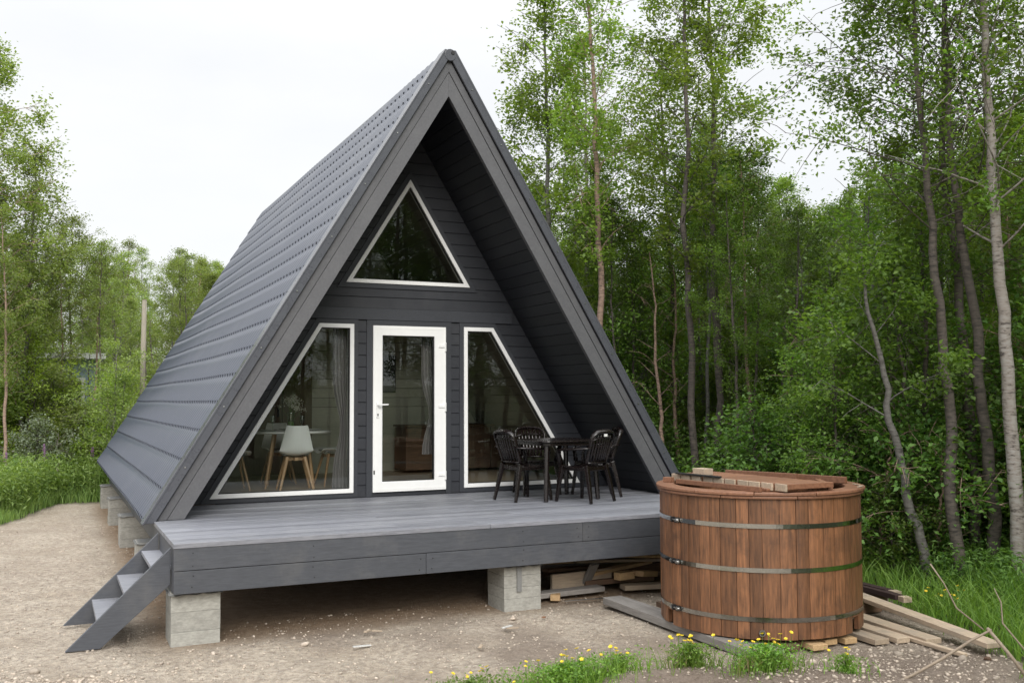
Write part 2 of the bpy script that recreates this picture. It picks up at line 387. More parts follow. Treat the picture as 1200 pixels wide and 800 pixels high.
for sd in (-1, 1):
    slab(sd, HM - .03, HL + .03, .05, LEN - .03, .852, 'roof', M['sideskirt'])
    slab(sd, HO, HB + .004, -.02, .05, .874, 'fascia_board', M['fascia'], bevel=.003)
    slab(sd, HB - .004, HI, -.012, .05, .874, 'fascia_board', M['fascia'], bevel=.003)
    # folded flashing: front lip and the plate on the roof with its raised edge
    m = MB()
    m.prism([(0, HM - .095), (sd * .07, HM - .095), (sd * (HM + .02 - .85) / S, .85), (sd * (HO + .012 - .85) / S, .85), (0, HO + .012)], -.062, -.03)
    m.prism([(sd * .04, HM - .066), (sd * .07, HM - .065), (sd * (HM + .05 - .845) / S, .845), (sd * (HM + .0 - .845) / S, .845)], -.066, .13)
    m.build('flashing', M['flashing'], cabin, bevel=.006)
# screws on the flashing
for sd in (-1, 1):
    for t in np.arange(.45, 5.2, .62):
        zc = HM - .06 - t; xc = sd * t / S
        MB().tube([(xc, -.066, zc), (xc, -.072, zc)], .008, 6).build('screw', M['bolt'], cabin)
# ridge cap
m = MB(); prof = []
m.tube([(0, -.068, HM - .128), (0, LEN + .01, HM - .128)], .072, 14); m.build('ridge_cap', M['flashing'], cabin, smooth=False, bevel=.004)
m = MB(); m.tube([(.03, -.076, HM - .10), (.03, -.067, HM - .10)], .024, 10); m.build('ridge_plug', M['black'], cabin)

# --- lining of the porch: boards along y, then the pale interior lining
def lining(side, y0, y1, name, mat, bw=.148, groove=.007, zb=DK, off=0.0):
    total = (HL - off - zb) * SEC; n = int(total / bw) + 1; m = MB()
    dx, dz = side / (S * SEC), -1 / SEC; nx, nz = side / SEC, 1 / (S * SEC)
    for i in range(n):
        a = i * bw; b = min((i + 1) * bw - .006, total)
        if b <= a: break
        def P(t, o, y): return (dx * t + nx * o, y, HL - off + dz * t + nz * o)
        vs = [P(a + .003, 0, y0), P(b - .003, 0, y0), P(b, groove, y0), P(a, groove, y0)]
        vs += [P(a + .003, 0, y1), P(b - .003, 0, y1), P(b, groove, y1), P(a, groove, y1)]
        m.add(vs, [(0, 1, 2, 3), (4, 7, 6, 5), (0, 4, 5, 1), (1, 5, 6, 2), (3, 2, 6, 7), (0, 3, 7, 4)])
        m.add([P(a, groove + .001, y0), P(a + bw, groove + .001, y0), P(a + bw, groove + .001, y1), P(a, groove + .001, y1)], [(0, 1, 2, 3)])
    return m.build(name, mat, cabin)
for sd in (-1, 1):
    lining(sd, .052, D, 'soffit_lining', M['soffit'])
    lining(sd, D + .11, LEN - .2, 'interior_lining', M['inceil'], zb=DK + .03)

# --- facade sheets with the openings cut out
def facade(name, mat, y, rows, inner, parent=cabin, hl=HL, x0=-3.2, x1=3.2):
    me = bpy.data.meshes.new(name); bm = bmesh.new()
    z = DK + .002; q = []
    while z < hl:
        if rows:
            for dz_, dy in ((0, .012), (.004, 0), (.139, 0), (.143, .012)):
                q.append((z + dz_, y + dy))
            z += .148
        else:
            q.append((z, y)); z += .5
    q.append((hl + .1, y))
    prev = None
    for zz, yy in q:
        a = bm.verts.new((x0, yy, zz)); b = bm.verts.new((x1, yy, zz))
        if prev: bm.faces.new((prev[0], prev[1], b, a))
        prev = (a, b)
    def cut(p1, p2, clear=False):
        geom = bm.verts[:] + bm.edges[:] + bm.faces[:]
        d = Vector((p2[0] - p1[0], 0, p2[1] - p1[1])); nrm = Vector((d.z, 0, -d.x)).normalized()
        bmesh.ops.bisect_plane(bm, geom=geom, dist=1e-5, plane_co=(p1[0], 0, p1[1]), plane_no=nrm, clear_outer=clear)
    for sd in (-1, 1):
        geom = bm.verts[:] + bm.edges[:] + bm.faces[:]
        bmesh.ops.bisect_plane(bm, geom=geom, dist=1e-5, plane_co=(0, 0, hl - .002), plane_no=Vector((sd / SEC, 0, 1 / (S * SEC))), clear_outer=True)
    for op in OPEN:
        o2 = offset_poly(op, .012)
        for i in range(len(o2)): cut(o2[i], o2[(i + 1) % len(o2)])
    dead = []
    for f in bm.faces:
        c = f.calc_center_median()
        for op in OPEN:
            if inside(offset_poly(op, .0121), c.x, c.z): dead.append(f); break
    bmesh.ops.delete(bm, geom=dead, context='FACES')
    bm.to_mesh(me); bm.free()
    return link_mesh(name, me, mat, parent)
facade('front_wall', M['siding'], D, True, False)
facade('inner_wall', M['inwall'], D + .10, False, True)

# trims round the openings
def trim_ring(op, w, y0, y1, name='trim'):
    MB().ring(offset_poly(op, -w), offset_poly(op, .002), y0, y1).build(name, M['trim'], cabin, bevel=.003)
trim_ring(LW, .058, D - .016, D + .012); trim_ring(RW, .058, D - .016, D + .012); trim_ring(TW, .062, D - .016, D + .012)
m = MB(); m.box(-.575, -.497, D - .018, D + .012, DK + .003, 3.09); m.box(.492, .57, D - .018, D + .012, DK + .003, 3.09)
m.box(-.575, .57, D - .0185, D + .0125, 3.028, 3.091); m.build('trim', M['trim'], cabin, bevel=.003)
m = MB(); m.box(-2.4, 2.4, D - .03, D + .01, DK + .002, .930 - .06); m.box(-1.45, 1.45, D - .024, D + .006, 3.096, 3.24)
m.build('header_board', M['trim'], cabin, bevel=.003)

def window(op, fw, name='window', mat=M['white']):
    w = MB().ring(op, offset_poly(op, fw), D - .032, D + .10).build(name, mat, cabin, bevel=.004)
    inn = offset_poly(op, fw)
    MB().ring(inn, offset_poly(inn, .010), D - .012, D + .03).build('seal', M['rubber'], w)
    MB().prism(offset_poly(inn, .004), D + .004, D + .010).build('pane', M['glass'], w)
    return w
window(LW, .052); window(RW, .052); window(TW, .048)
# door: leaf with its frame, glass, hinges and handle
dr = MB().ring(DR, [(-.372, 1.055), (.330, 1.055), (.330, 2.900), (-.372, 2.900)], D - .035, D + .05)
door = dr.build('door', M['white'], cabin, bevel=.005)
inn = [(-.372, 1.055), (.330, 1.055), (.330, 2.900), (-.372, 2.900)]
MB().ring(inn, offset_poly(inn, .010), D - .015, D + .03).build('seal', M['rubber'], door)
MB().prism(offset_poly(inn, .004), D + .004, D + .010).build('pane', M['glass'], door)
m = MB(); m.ring([(-.470, .955), (.472, .955), (.472, 3.0), (-.470, 3.0)], [(-.458, .967), (.460, .967), (.460, 2.988), (-.458, 2.988)], D - .038, D - .0345)
m.build('leaf_gap', M['shell'], door)
for z in (1.10, 1.98, 2.76):
    m = MB(); m.box(.385, .474, D - .048, D - .034, z, z + .035); m.tube([(.478, D - .05, z - .05), (.478, D - .05, z + .065)], .010, 8)
    m.build('hinge', M['white'], door, bevel=.002)
m = MB(); m.box(-.452, -.418, D - .046, D - .034, 1.86, 2.06); m.tube([(-.435, D - .04, 2.02), (-.435, D - .085, 2.02)], .009, 8)
m.tube([(-.437, D - .085, 2.02), (-.31, D - .088, 2.024)], .0105, 8)
h = m.build('handle', M['white'], door, bevel=.002)
m = MB(); m.tube([(-.435, D - .049, 1.90), (-.435, D - .045, 1.90)], .011, 8); m.box(-.439, -.431, D - .0505, D - .046, 1.875, 1.90); m.build('keyhole', M['black'], h)
m = MB(); m.box(-.487, -.470, D - .040, D - .034, 1.15, 1.20); m.build('door_sticker', M['black'], door)

# --- floor, back wall, side skirts
m = MB(); m.box(-2.98, 2.98, D + .1, LEN - .1, .50, DK + .05); m.build('floor_slab', M['infloor'], cabin)
MB().prism([(-2.94, DK + .05), (2.94, DK + .05), (0, HL)], LEN - .2, LEN - .04).build('back_wall', M['siding'], cabin)
MB().box(-3.05, -2.99, .02, LEN - .05, .44, .856).build('side_skirt', M['sideskirt'], cabin, bevel=.004)
MB().box(2.99, 3.05, .02, LEN - .05, .44, .856).build('side_skirt', M['sideskirt'], cabin, bevel=.004)
# --- deck
m = MB(); y = FR; bw = .1405
while y < D - .02:
    y1 = min(y + bw - random.uniform(.007, .015), D - .001); dz_b = random.choice((0, 0, .0015, .003))
    # cut boards at random butt joints
    x = -3.206; joints = [random.uniform(-1.2, 1.2)]
    for xe in joints + [3.206]:
        m.box(x, xe - .0015, y, y1, DK - .042, DK - dz_b); x = xe + .0015
    y += bw
m.build('deck_boards', M['deck'], cabin, bevel=.003)
m = MB()
for a, b in ((-3.2, .78), (.783, 3.2)): m.box(a, b, FR + .006, FR + .05, .637, DK - .044)
for a, b in ((-3.199, -.92), (-.917, 2.1), (2.103, 3.199)): m.box(a, b, FR + .008, FR + .052, .440, .632)
m.build('deck_fascia', M['skirt'], cabin, bevel=.004)
for xx in (-3.05, -2.0, -.98, -.86, .1, .72, .85, 1.9):
    for zz in (.49, .59, .68, .78):
        if abs(xx) in (.98, .86) and zz > .62 or abs(xx) in (.72, .85) and zz < .62: continue
        xx_ = xx + random.uniform(-.01, .01); zz_ = zz + random.uniform(-.008, .008)
        MB().tube([(xx_, FR + .0085, zz_), (xx_, FR + .0035, zz_)], .0055, 6).build('screw', M['black'], cabin)
for sx in (-1, 1):
    m = MB(); a, b = sorted((sx * 3.197, sx * 3.15)); m.box(a, b, FR + .054, .02, .637, DK - .044); m.box(a + .001 * sx, b + .001 * sx, FR + .054, .02, .442, .632)
    m.build('deck_fascia', M['sideskirt'], cabin, bevel=.004)
m = MB()
for xx in np.arange(-2.6, 2.8, .62): m.box(xx - .022, xx + .022, FR + .056, D - .05, .60, DK - .046)
m.build('joist', M['brownboard'], cabin)
for yy in (-1.45, D - .2, 4.8, 7.7): MB().box(-2.95, 2.95, yy, yy + .15, .445, .598).build('bearer', M['brownboard'], cabin)

# --- interior of the cabin (fixed parts)
m = MB(); yw = 4.9; z = DK + .05
while z < HL - .3:
    hw = (HL - (z + .15)) / S - .02
    hw0 = (HL - z) / S - .02
    m.prism([(-hw0, z), (hw0, z), (hw, z + .144), (-hw, z + .144)], yw, yw + .04); z += .15
m.box(-2.6, 2.6, yw + .02, yw + .06, DK + .05, DK + 1.0)
m.build('partition', M['inwall'], cabin)
MB().box(-1.26, 1.26, D + 1.5, yw - .01, 3.36, 3.46).build('loft_light_block', M['brownwood'], cabin)  # loft slab added to block light and keep the triangle window dark
m = MB(); m.box(-1.45, -.90, yw - .10, yw - .004, DK + .055, DK + 2.1); m.box(-.88, -.42, yw - .08, yw - .004, DK + .055, DK + 2.1)
pd = m.build('partition_door', M['brownwood'], cabin, bevel=.004)
MB().box(-.97, -.94, yw - .13, yw - .101, DK + .95, DK + 1.1).build('handle', M['black'], pd)
# curtains
def curtain(name, x0, x1, y, z0, z1, tie):
    m = MB(); n = 26; rows = 14; vs = []; fs = []
    for r in range(rows + 1):
        t = r / rows; z = z1 + (z0 - z1) * t
        w = 1 - .55 * math.exp(-((t - tie) / .16) ** 2)
        for i in range(n + 1):
            u = i / n; xx = x1 + (x0 - x1) * u * w
            vs.append((xx, y + .028 * math.sin(u * 26 + 2 * t), z))
    for r in range(rows):
        for i in range(n): k = r * (n + 1) + i; fs.append((k, k + 1, k + n + 2, k + n + 1))
    m.add(vs, fs); return m.build(name, M['curtain'], cabin, smooth=True)
curtain('curtain', -.95, -.76, D + .2, DK + .06, 3.1, .62)
curtain('curtain', .24, .44, D + .2, DK + .5, 3.1, .7)
# picture on the partition, light switch
pic = thing('framed_poster', 'dark framed poster of a pale moon over grey hills on the cabin inner wall', 'poster', (-.18 + 1.0, yw - .02, 2.2))
MB().box(.74, .98, yw - .03, yw - .004, 2.20, 2.80).build('frame', M['black'], pic)
m = MB(); m.tube([(.81, yw - .031, 2.66), (.81, yw - .036, 2.66)], .042, 20); m.prism([(.75, 2.22), (.97, 2.22), (.97, 2.36), (.91, 2.42), (.86, 2.38), (.80, 2.43), (.75, 2.37)], yw - .036, yw - .031)
m.build('print', M['postergrey'], pic)
sw = thing('light_switch', 'small black light switch on the pale inner wall behind the right window', 'switch', (2.25, yw - .02, 2.2))
m = MB(); m.box(2.20, 2.30, yw - .02, yw - .004, 2.16, 2.26); m.build('plate', M['black'], sw, bevel=.002)
m = MB(); m.box(2.235, 2.265, yw - .026, yw - .0205, 2.18, 2.24); m.build('rocker', M['rubber'], sw)

# ------------------------------------------------------------------ furniture inside
FZ = DK + .05
dt = thing('dining_table', 'round white dining table on pale wooden legs behind the left window', 'table', (-1.22, 2.72, FZ))
cx, cy = -1.22, 2.72
MB().lathe([(.50, .72), (.535, .728), (.54, .74), (.535, .75), (0.02, .75)], (cx, cy, FZ - 0), 48).build('table_top', M['tabletop'], dt, smooth=False)
for a in (45, 135, 225, 315):
    ca, sa = math.cos(R_(a - 14)), math.sin(R_(a - 14))
    MB().tube([(cx + ca * .30, cy + sa * .30, FZ + .718), (cx + ca * .44, cy + sa * .44, FZ + .002)], [.025, .014], 10).build('leg', M['oak'], dt)

def shell_chair(name, label, x, y, rz):
    t = thing(name, label, 'chair', (x, y, FZ), 'pale shell chairs round the dining table')
    # local: faces +y, back at -y
    pts = []  # profile along depth: (y, z, halfwidth)
    prof = [(.23, .435, .20), (.20, .455, .215), (.08, .445, .225), (-.06, .44, .23), (-.16, .46, .225), (-.21, .53, .215), (-.235, .64, .19), (-.255, .75, .165), (-.265, .82, .145), (-.268, .835, .13)]
    m = MB(); n = 10; vs = []
    for yy, zz, hw in prof:
        for i in range(n + 1):
            u = i / n * 2 - 1
            lift = .055 * abs(u) ** 2.5
            if zz < .5: vs.append((u * hw, yy, zz + lift))
            else: vs.append((u * hw, yy + lift * 1.2, zz + (.012 * (abs(u) ** 3) if zz > .8 else 0)))
    fs = []
    for r in range(len(prof) - 1):
        for i in range(n): k = r * (n + 1) + i; fs.append((k, k + 1, k + n + 2, k + n + 1))
    m.add(vs, fs); sh = m.build('shell', M['shell'], t, smooth=True, absolute=False)
    so = sh.modifiers.new('thick', 'SOLIDIFY'); so.thickness = .012; ss = sh.modifiers.new('sub', 'SUBSURF'); ss.levels = 1; ss.render_levels = 2
    m = MB(); m.box(-.17, .17, -.12, .18, .452, .485); m.build('cushion', M['cushion'], t, bevel=.02, absolute=False)
    for sx in (-1, 1):
        for sy in (-1, 1):
            m = MB(); m.tube([(sx * .11, sy * .10 + .01, .43), (sx * .215, sy * .21, .0)], [.026, .014], 8, sq=(1, .8)); m.build('leg', M['oak'], t, absolute=False)
    m = MB(); m.box(-.13, .13, -.022, .022, .385, .425); m.box(-.022, .022, -.13, .13, .386, .424); m.build('cross_frame', M['oak'], t, absolute=False)
    t.rotation_euler = (0, 0, rz); return t
shell_chair('shell_chair', 'pale grey shell chair with its back to the left window', -1.27, 2.22, R_(-6))
shell_chair('shell_chair', 'pale grey shell chair at the left side of the dining table, seen from the side', -2.02, 2.62, R_(-90))
shell_chair('shell_chair', 'pale grey shell chair at the right side of the dining table by the curtain', -.62, 2.74, R_(95))
shell_chair('shell_chair', 'pale grey shell chair on the far side of the dining table', -1.25, 3.35, R_(176))
# things on the table
v = thing('flower_vase', 'clear green glass vase standing in the middle of the dining table', 'vase', (cx, cy, FZ + .752))
MB().lathe([(.045, 0.002), (.05, .02), (.045, .12), (.05, .24), (.052, .25)], (cx, cy, FZ + .752), 20).build('glass', M['clear'], v, smooth=True)
MB().lathe([(.038, .006), (.042, .02), (.040, .12), (.01, .121)], (cx, cy, FZ + .752), 16).build('water', M['leafS'], v)
bq = thing('bouquet', 'bunch of small cream flowers standing in the glass vase', 'flowers', (cx, cy, FZ + .78))
m = MB(); m2 = MB()
rr = random.Random(3)
for k in range(22):
    a = rr.uniform(0, 2 * PI); r = rr.uniform(.02, .19); hh = rr.uniform(.34, .50) - r * .5
    tip = (cx + math.cos(a) * r, cy + math.sin(a) * r, FZ + .752 + hh)
    m.tube([(cx, cy, FZ + .80), (cx + math.cos(a) * r * .3, cy + math.sin(a) * r * .3, FZ + .752 + hh * .6), tip], .0022, 4)
    for q in range(16):
        dx_, dy_, dz_ = rr.gauss(0, .026), rr.gauss(0, .026), rr.gauss(0, .016)
        m2.obox((tip[0] + dx_, tip[1] + dy_, tip[2] + dz_), (.012, .012, .005), Matrix.Rotation(rr.random() * 3, 3, 'X') @ Matrix.Rotation(rr.random() * 3, 3, 'Y'))
m.build('stems', M['leafS'], bq); m2.build('blossoms', M['petal_white'], bq)
for i, (px_, py_) in enumerate(((-.30, .0), (.32, .05), (.02, .33))):
    MBp = MB().lathe([(.05, .002), (.075, .006), (.115, .018), (.118, .021), (.07, .010)], (cx + px_, cy + py_, FZ + .751), 28)
    o = MBp.build('plate', M['china'], None, smooth=True)
    tag(o, ['white plate at the left edge of the dining table', 'white plate at the right edge of the dining table', 'white plate at the far edge of the dining table'][i], 'plate', 'plates on the dining table')
for i, (px_, py_) in enumerate(((-.27, -.18 + .3), (.24, .16))):
    o = MB().lathe([(.032, .001), (.033, .004), (.004, .012), (.004, .085), (.022, .10), (.036, .14), (.034, .19), (.030, .205)], (cx + px_ * .8, cy + py_, FZ + .751), 18).build('wine_glass', M['clear'], None, smooth=True)
    tag(o, ['stemmed wine glass left of the vase', 'stemmed wine glass right of the vase'][i], 'glass', 'wine glasses on the dining table')
# kitchen counter and a potted plant seen through the door
k = thing('kitchen_counter', 'low brown wooden counter inside, seen through the door glass', 'counter', (1.3, 4.4, FZ))
MB().box(.9, 2.9, 4.15, 4.75, FZ + .72, FZ + .76).build('counter_top', M['brownwood'], k, bevel=.004)
m = MB()
for a in range(4): m.box(.92 + a * .49, 1.40 + a * .49, 4.18, 4.74, FZ + .05, FZ + .715)
m.build('cabinet', M['brownboard'], k, bevel=.006)
o = thing('dish_rack', 'white dish rack standing on the counter inside', 'rack', (1.55, 4.4, FZ + .762))
m = MB()
for a in range(9): m.box(1.40 + a * .04, 1.41 + a * .04, 4.3, 4.55, FZ + .765, FZ + .84)
m.box(1.38, 1.76, 4.28, 4.30, FZ + .763, FZ + .80); m.box(1.38, 1.76, 4.55, 4.57, FZ + .763, FZ + .80)
m.build('rack', M['white'], o)

# ------------------------------------------------------------------ porch furniture
def monobloc(label, x, y, rz):
    t = thing('plastic_chair', label, 'chair', (x, y, DK), 'dark plastic armchairs on the deck')
    # faces +y
    m = MB(); n = 8; vs = []; fs = []
    for j in range(7):
        yy = -.20 + .41 * j / 6; zz = .425 + .02 * (j / 6) - .03 * math.sin(PI * j / 6)
        if j == 6: zz -= .018
        for i in range(n + 1):
            u = i / n * 2 - 1; vs.append((u * (.20 + .025 * j / 6), yy, zz + .018 * abs(u) ** 3))
    for r in range(6):
        for i in range(n): q = r * (n + 1) + i; fs.append((q, q + 1, q + n + 2, q + n + 1))
    m.add(vs, fs); st = m.build('seat', M['plastic'], t, smooth=True, absolute=False)
    so = st.modifiers.new('thick', 'SOLIDIFY'); so.thickness = .02
    m = MB(); m.box(-.215, .215, .165, .21, .375, .425); m.box(-.205, -.17, -.18, .17, .38, .425); m.box(.17, .205, -.18, .17, .38, .425); m.box(-.19, .19, -.205, -.18, .38, .43)
    m.build('apron', M['plastic'], t, bevel=.008, absolute=False)
    for sx in (-1, 1):
        m = MB(); m.tube([(sx * .205, .185, .44), (sx * .235, .22, .2), (sx * .255, .245, 0.0)], [.036, .030, .022], 4, sq=(1, 1)); m.build('leg', M['plastic'], t, bevel=.005, absolute=False)
        m = MB(); m.tube([(sx * .19, -.19, .45), (sx * .215, -.25, .2), (sx * .235, -.295, 0.0)], [.036, .030, .022], 4, sq=(1, 1)); m.build('leg', M['plastic'], t, bevel=.005, absolute=False)
        m = MB(); m.tube([(sx * .205, -.285, .66), (sx * .265, -.20, .655), (sx * .285, -.05, .645), (sx * .285, .10, .64), (sx * .268, .19, .625), (sx * .24, .215, .58), (sx * .215, .20, .44)], [.018, .024, .027, .027, .026, .024, .026], 8, sq=(1.35, .6))
        m.build('armrest', M['plastic'], t, smooth=True, absolute=False)
    # backrest: bowed frame with seven slats
    def bp(u, h):  # u -1..1, h 0..1
        w = .185 + .03 * h
        return Vector((u * w, -.205 - .13 * h + .035 * (u * u), .44 + (.40 - .035 * abs(u) ** 3) * h))
    m = MB(); arc = [bp(-1, h) for h in (0, .25, .5, .75, .9)] + [bp(-.93, 1.0)] + [bp(u, 1.06) for u in (-.7, -.35, 0, .35, .7)] + [bp(.93, 1.0)] + [bp(1, h) for h in (.9, .75, .5, .25, 0)]
    m.tube(arc, [.02] * 5 + [.024, .03, .034, .035, .034, .03, .024] + [.02] * 5, 8, sq=(.55, 1.25))
    for u in (-.72, -.48, -.24, 0, .24, .48, .72):
        m.tube([bp(u, .10), bp(u, .4), bp(u, .7), bp(u, 1.02)], .0165, 6, sq=(1.1, .45))
    m.tube([bp(u, .10) for u in (-1, -.5, 0, .5, 1)], .02, 6, sq=(1, .6)); m.tube([bp(u, .86) for u in (-1, -.5, 0, .5, 1)], .03, 6, sq=(1, .3))
    m.build('backrest', M['plastic'], t, smooth=True, absolute=False)
    t.rotation_euler = (0, 0, rz); t.scale = (.95, .95, .97); return t
monobloc('dark brown plastic armchair on the deck, left of the table and facing right', 1.05, .18, R_(-80))
monobloc('dark brown plastic armchair behind the deck table, closest to the right window', 1.52, .78, R_(172))
c3 = monobloc('dark brown plastic armchair with a small white sticker, its back to the yard', 1.62, -.30, R_(22))
monobloc('dark brown plastic armchair at the far right of the deck table, beside the sloping lining', 2.05, .20, R_(75))
MB().box(-.06, .0, -.372, -.366, .80, .83).build('sticker', M['white'], c3, absolute=False)
tb = thing('plastic_table', 'dark brown plastic table with rounded corners on the deck between four chairs', 'table', (1.50, .18, DK))
m = MB(); hw, rc = .43, .12; poly = []
for a0, sx, sy in ((0, 1, 1), (90, -1, 1), (180, -1, -1), (270, 1, -1)):
    for q in range(7):
        a = R_(a0 + q * 15); poly.append((sx * (hw - rc) + rc * math.cos(a), sy * (hw - rc) + rc * math.sin(a)))
m.prism(poly, .695, .72, 'z'); tt = m.build('table_top', M['plastic'], tb, bevel=.008, absolute=False)
m = MB(); m.prism([(p[0] * .93, p[1] * .93) for p in poly], .66, .694, 'z'); m.build('skirt', M['plastic'], tb, bevel=.004, absolute=False)
for sx in (-1, 1):
    for sy in (-1, 1):
        m = MB(); m.tube([(sx * .33, sy * .33, .68), (sx * .365, sy * .365, 0)], [.034, .028], 6); m.build('leg', M['plastic'], tb, bevel=.004, absolute=False)
tb.rotation_euler = (0, 0, R_(3))

# ------------------------------------------------------------------ stairs
st = thing('deck_stairs', 'three-step grey wooden stairs leaning on the left end of the deck', 'stairs', (-3.6, -1.0, 0))
for yy in (-1.56, -.50):
    m = MB(); m.prism([(-3.209, .815), (-4.03, .012), (-3.76, .012), (-3.209, .50)], yy - .022, yy + .022)
    m.build('stringer', M['skirt'], st, bevel=.003)
for i, z in enumerate((.235, .445, .655)):
    xf = -4.03 + (z - .012) * 1.022 + .012
    m = MB(); m.box(xf, xf + .235, -1.536, -.524, z - .035, z); m.build('tread', M['deck'], st, bevel=.003)

# ------------------------------------------------------------------ piers
plab = {(-1, 0): 'pale grey block pier under the front left corner of the deck', (0, 0): 'pale grey block pier under the middle of the deck front with hanging felt strip',
        (-1, 1): 'pale grey block pier just behind the stairs under the left side', (-1, 2): 'pale grey block pier under the left side, second behind the stairs',
        (-1, 3): 'pale grey block pier under the left side, third behind the stairs', (-1, 4): 'pale grey block pier at the rear left corner of the cabin'}
for (ix, iy), px_, py_ in [((-1, 0), -3.0, -1.44), ((0, 0), .15, -1.44), ((1, 0), 2.8, -1.44), ((-1, 1), -3.02, 1.9), ((-1, 2), -3.02, 4.9), ((-1, 3), -3.02, 7.7), ((-1, 4), -3.02, 10.45), ((0, 1), .1, 2.0), ((1, 1), 2.8, 2.0)]:
    p = thing('foundation_pier', plab.get((ix, iy), 'pale grey block pier in the dark beneath the cabin floor'), 'pier', (px_, py_, 0), 'block piers under the cabin')
    hz = .437
    hs = [(-.03, .095), (.0965, .265), (.2665, hz - .012)] if (ix, iy) != (0, 0) else [(-.03, .10), (.1015, .21), (.2115, .325), (.3265, hz - .012)]
    for a, b in hs:
        w = .205 + random.uniform(-.002, .002); ox, oy = random.uniform(-.002, .002), random.uniform(-.002, .002)
        m = MB(); m.box(px_ - w + ox, px_ + w + ox, py_ - w + oy, py_ + w + oy, a, b); m.build('block', M['block'], p, bevel=.003)
    m = MB(); vs = []; nn = 8
    for j in range(nn + 1):
        for i in range(nn + 1):
            u, v_ = i / nn * 2 - 1, j / nn * 2 - 1
            edge = max(abs(u), abs(v_)); zz = hz - .006 - (.022 * max(0, edge - .85) / .15 * (0.4 + .6 * math.sin(i * 1.9 + j * 1.3) ** 2))
            vs.append((px_ + u * .225, py_ + v_ * .225, zz))
    m.add(vs, [(j * (nn + 1) + i, j * (nn + 1) + i + 1, (j + 1) * (nn + 1) + i + 1, (j + 1) * (nn + 1) + i) for j in range(nn) for i in range(nn)])
    f = m.build('felt_sheet', M['felt'] if ix < 1 else M['felt'], p); f.modifiers.new('t', 'SOLIDIFY').thickness = .005
    if (ix, iy) == (0, 0):
        m = MB(); m.box(px_ - .07, px_ - .02, py_ - .226, py_ - .216, .17, hz - .02); m.build('felt_strip', M['felt'], p)

# ------------------------------------------------------------------ hot tub
TX, TY, TR = 1.77, -3.31, .897
Z0, Z1 = .085, 1.245
tub = thing('wooden_hot_tub', 'round brown wooden hot tub with three polished steel bands beside the deck', 'hot tub', (TX, TY, .08))
toCam = math.atan2(-10.676 - TY, -4.1985 - TX)
ns = 46; pos = 0; angs = []
rs = random.Random(5); ws = [rs.uniform(.8, 1.2) for _ in range(ns)]; tot = sum(ws)
for w in ws: angs.append((2 * PI * pos / tot, 2 * PI * (pos + w) / tot)); pos += w
m = MB()
def notch(a):   # arch openings between the feet of the staves
    for c0 in (toCam - R_(62), toCam + R_(66), toCam + R_(180 - 20), toCam - R_(180 - 60)):
        d = abs((a - c0 + PI) % (2 * PI) - PI)
        if d < R_(5.5): return True
    return False
for a0, a1 in angs:
    g = .0022 / TR; b0, b1 = a0 + g, a1 - g; dr_ = rs.uniform(-.0025, .0025)
    zb = Z0 + (.125 if notch((a0 + a1) / 2) else 0) + rs.uniform(0, .004)
    ro, ri = TR + dr_, TR - .045
    vs = []
    K = 3
    for z in (zb, Z1 + rs.uniform(-.003, .0)):
        for k_ in range(K + 1):
            a = b0 + (b1 - b0) * k_ / K; q = .0035 if k_ in (0, K) else 0
            vs.append((TX + (ro - q) * math.cos(a), TY + (ro - q) * math.sin(a), z))
        for k_ in range(K, -1, -1):
            a = b0 + (b1 - b0) * k_ / K; vs.append((TX + ri * math.cos(a), TY + ri * math.sin(a), z))
    n = 2 * (K + 1)
    m.add(vs, [tuple(range(n))[::-1], tuple(range(n, 2 * n))] + [(i, (i + 1) % n, n + (i + 1) % n, n + i) for i in range(n)])
m.build('staves', M['tubwood'], tub)
m = MB(); m.lathe([(TR - .050, .24), (TR - .050, .27), (.01, .27)], (TX, TY, 0), 40); m.build('tub_floor', M['brownboard'], tub)
for zb in (.250, .655, 1.02):
    hb = .019
    bd = MB(); seg = 96; vs = []; fs = []
    for kk in range(seg):
        a = 2 * PI * kk / seg
        for r_, z in ((TR + .0035, zb - hb), (TR + .0065, zb - hb), (TR + .0065, zb + hb), (TR + .0035, zb + hb)):
            vs.append((TX + r_ * math.cos(a), TY + r_ * math.sin(a), z))
    for kk in range(seg):
        k2 = (kk + 1) % seg
        for q in range(4): fs.append((kk * 4 + q, kk * 4 + (q + 1) % 4, k2 * 4 + (q + 1) % 4, k2 * 4 + q))
    bd.add(vs, fs); band = bd.build('band', M['steel'], tub, smooth=False)
    a = toCam - R_(52)
    def P(r_, aa, z): return (TX + r_ * math.cos(aa), TY + r_ * math.sin(aa), z)
    cl = MB()
    cl.tube([P(TR + .028, a - .075, zb), P(TR + .028, a + .075, zb)], .0065, 8)
    for aa in (a - .05, a + .05):
        cl.tube([P(TR + .028, aa - .012, zb), P(TR + .028, aa + .012, zb)], .019, 6)
    cl.build('tension_bolt', M['bolt'], band)
    cl = MB()
    for aa in (a - .035, a + .035): cl.obox(P(TR + .018, aa, zb), (.035, .025, .044), Matrix.Rotation(aa, 3, 'Z'))
    cl.build('lug', M['black'], band)
def Pt(r_, aa, z): return (TX + r_ * math.cos(aa), TY + r_ * math.sin(aa), z)
a = toCam + R_(1)
m = MB(); m.tube([Pt(TR - .01, a, .145), Pt(TR + .03, a, .145)], .026, 16); dp = m.build('drain_pipe', M['bolt'], tub)
m = MB(); m.tube([Pt(TR + .0295, a, .145), Pt(TR + .032, a, .145)], .018, 14); m.build('drain_hole', M['black'], dp)
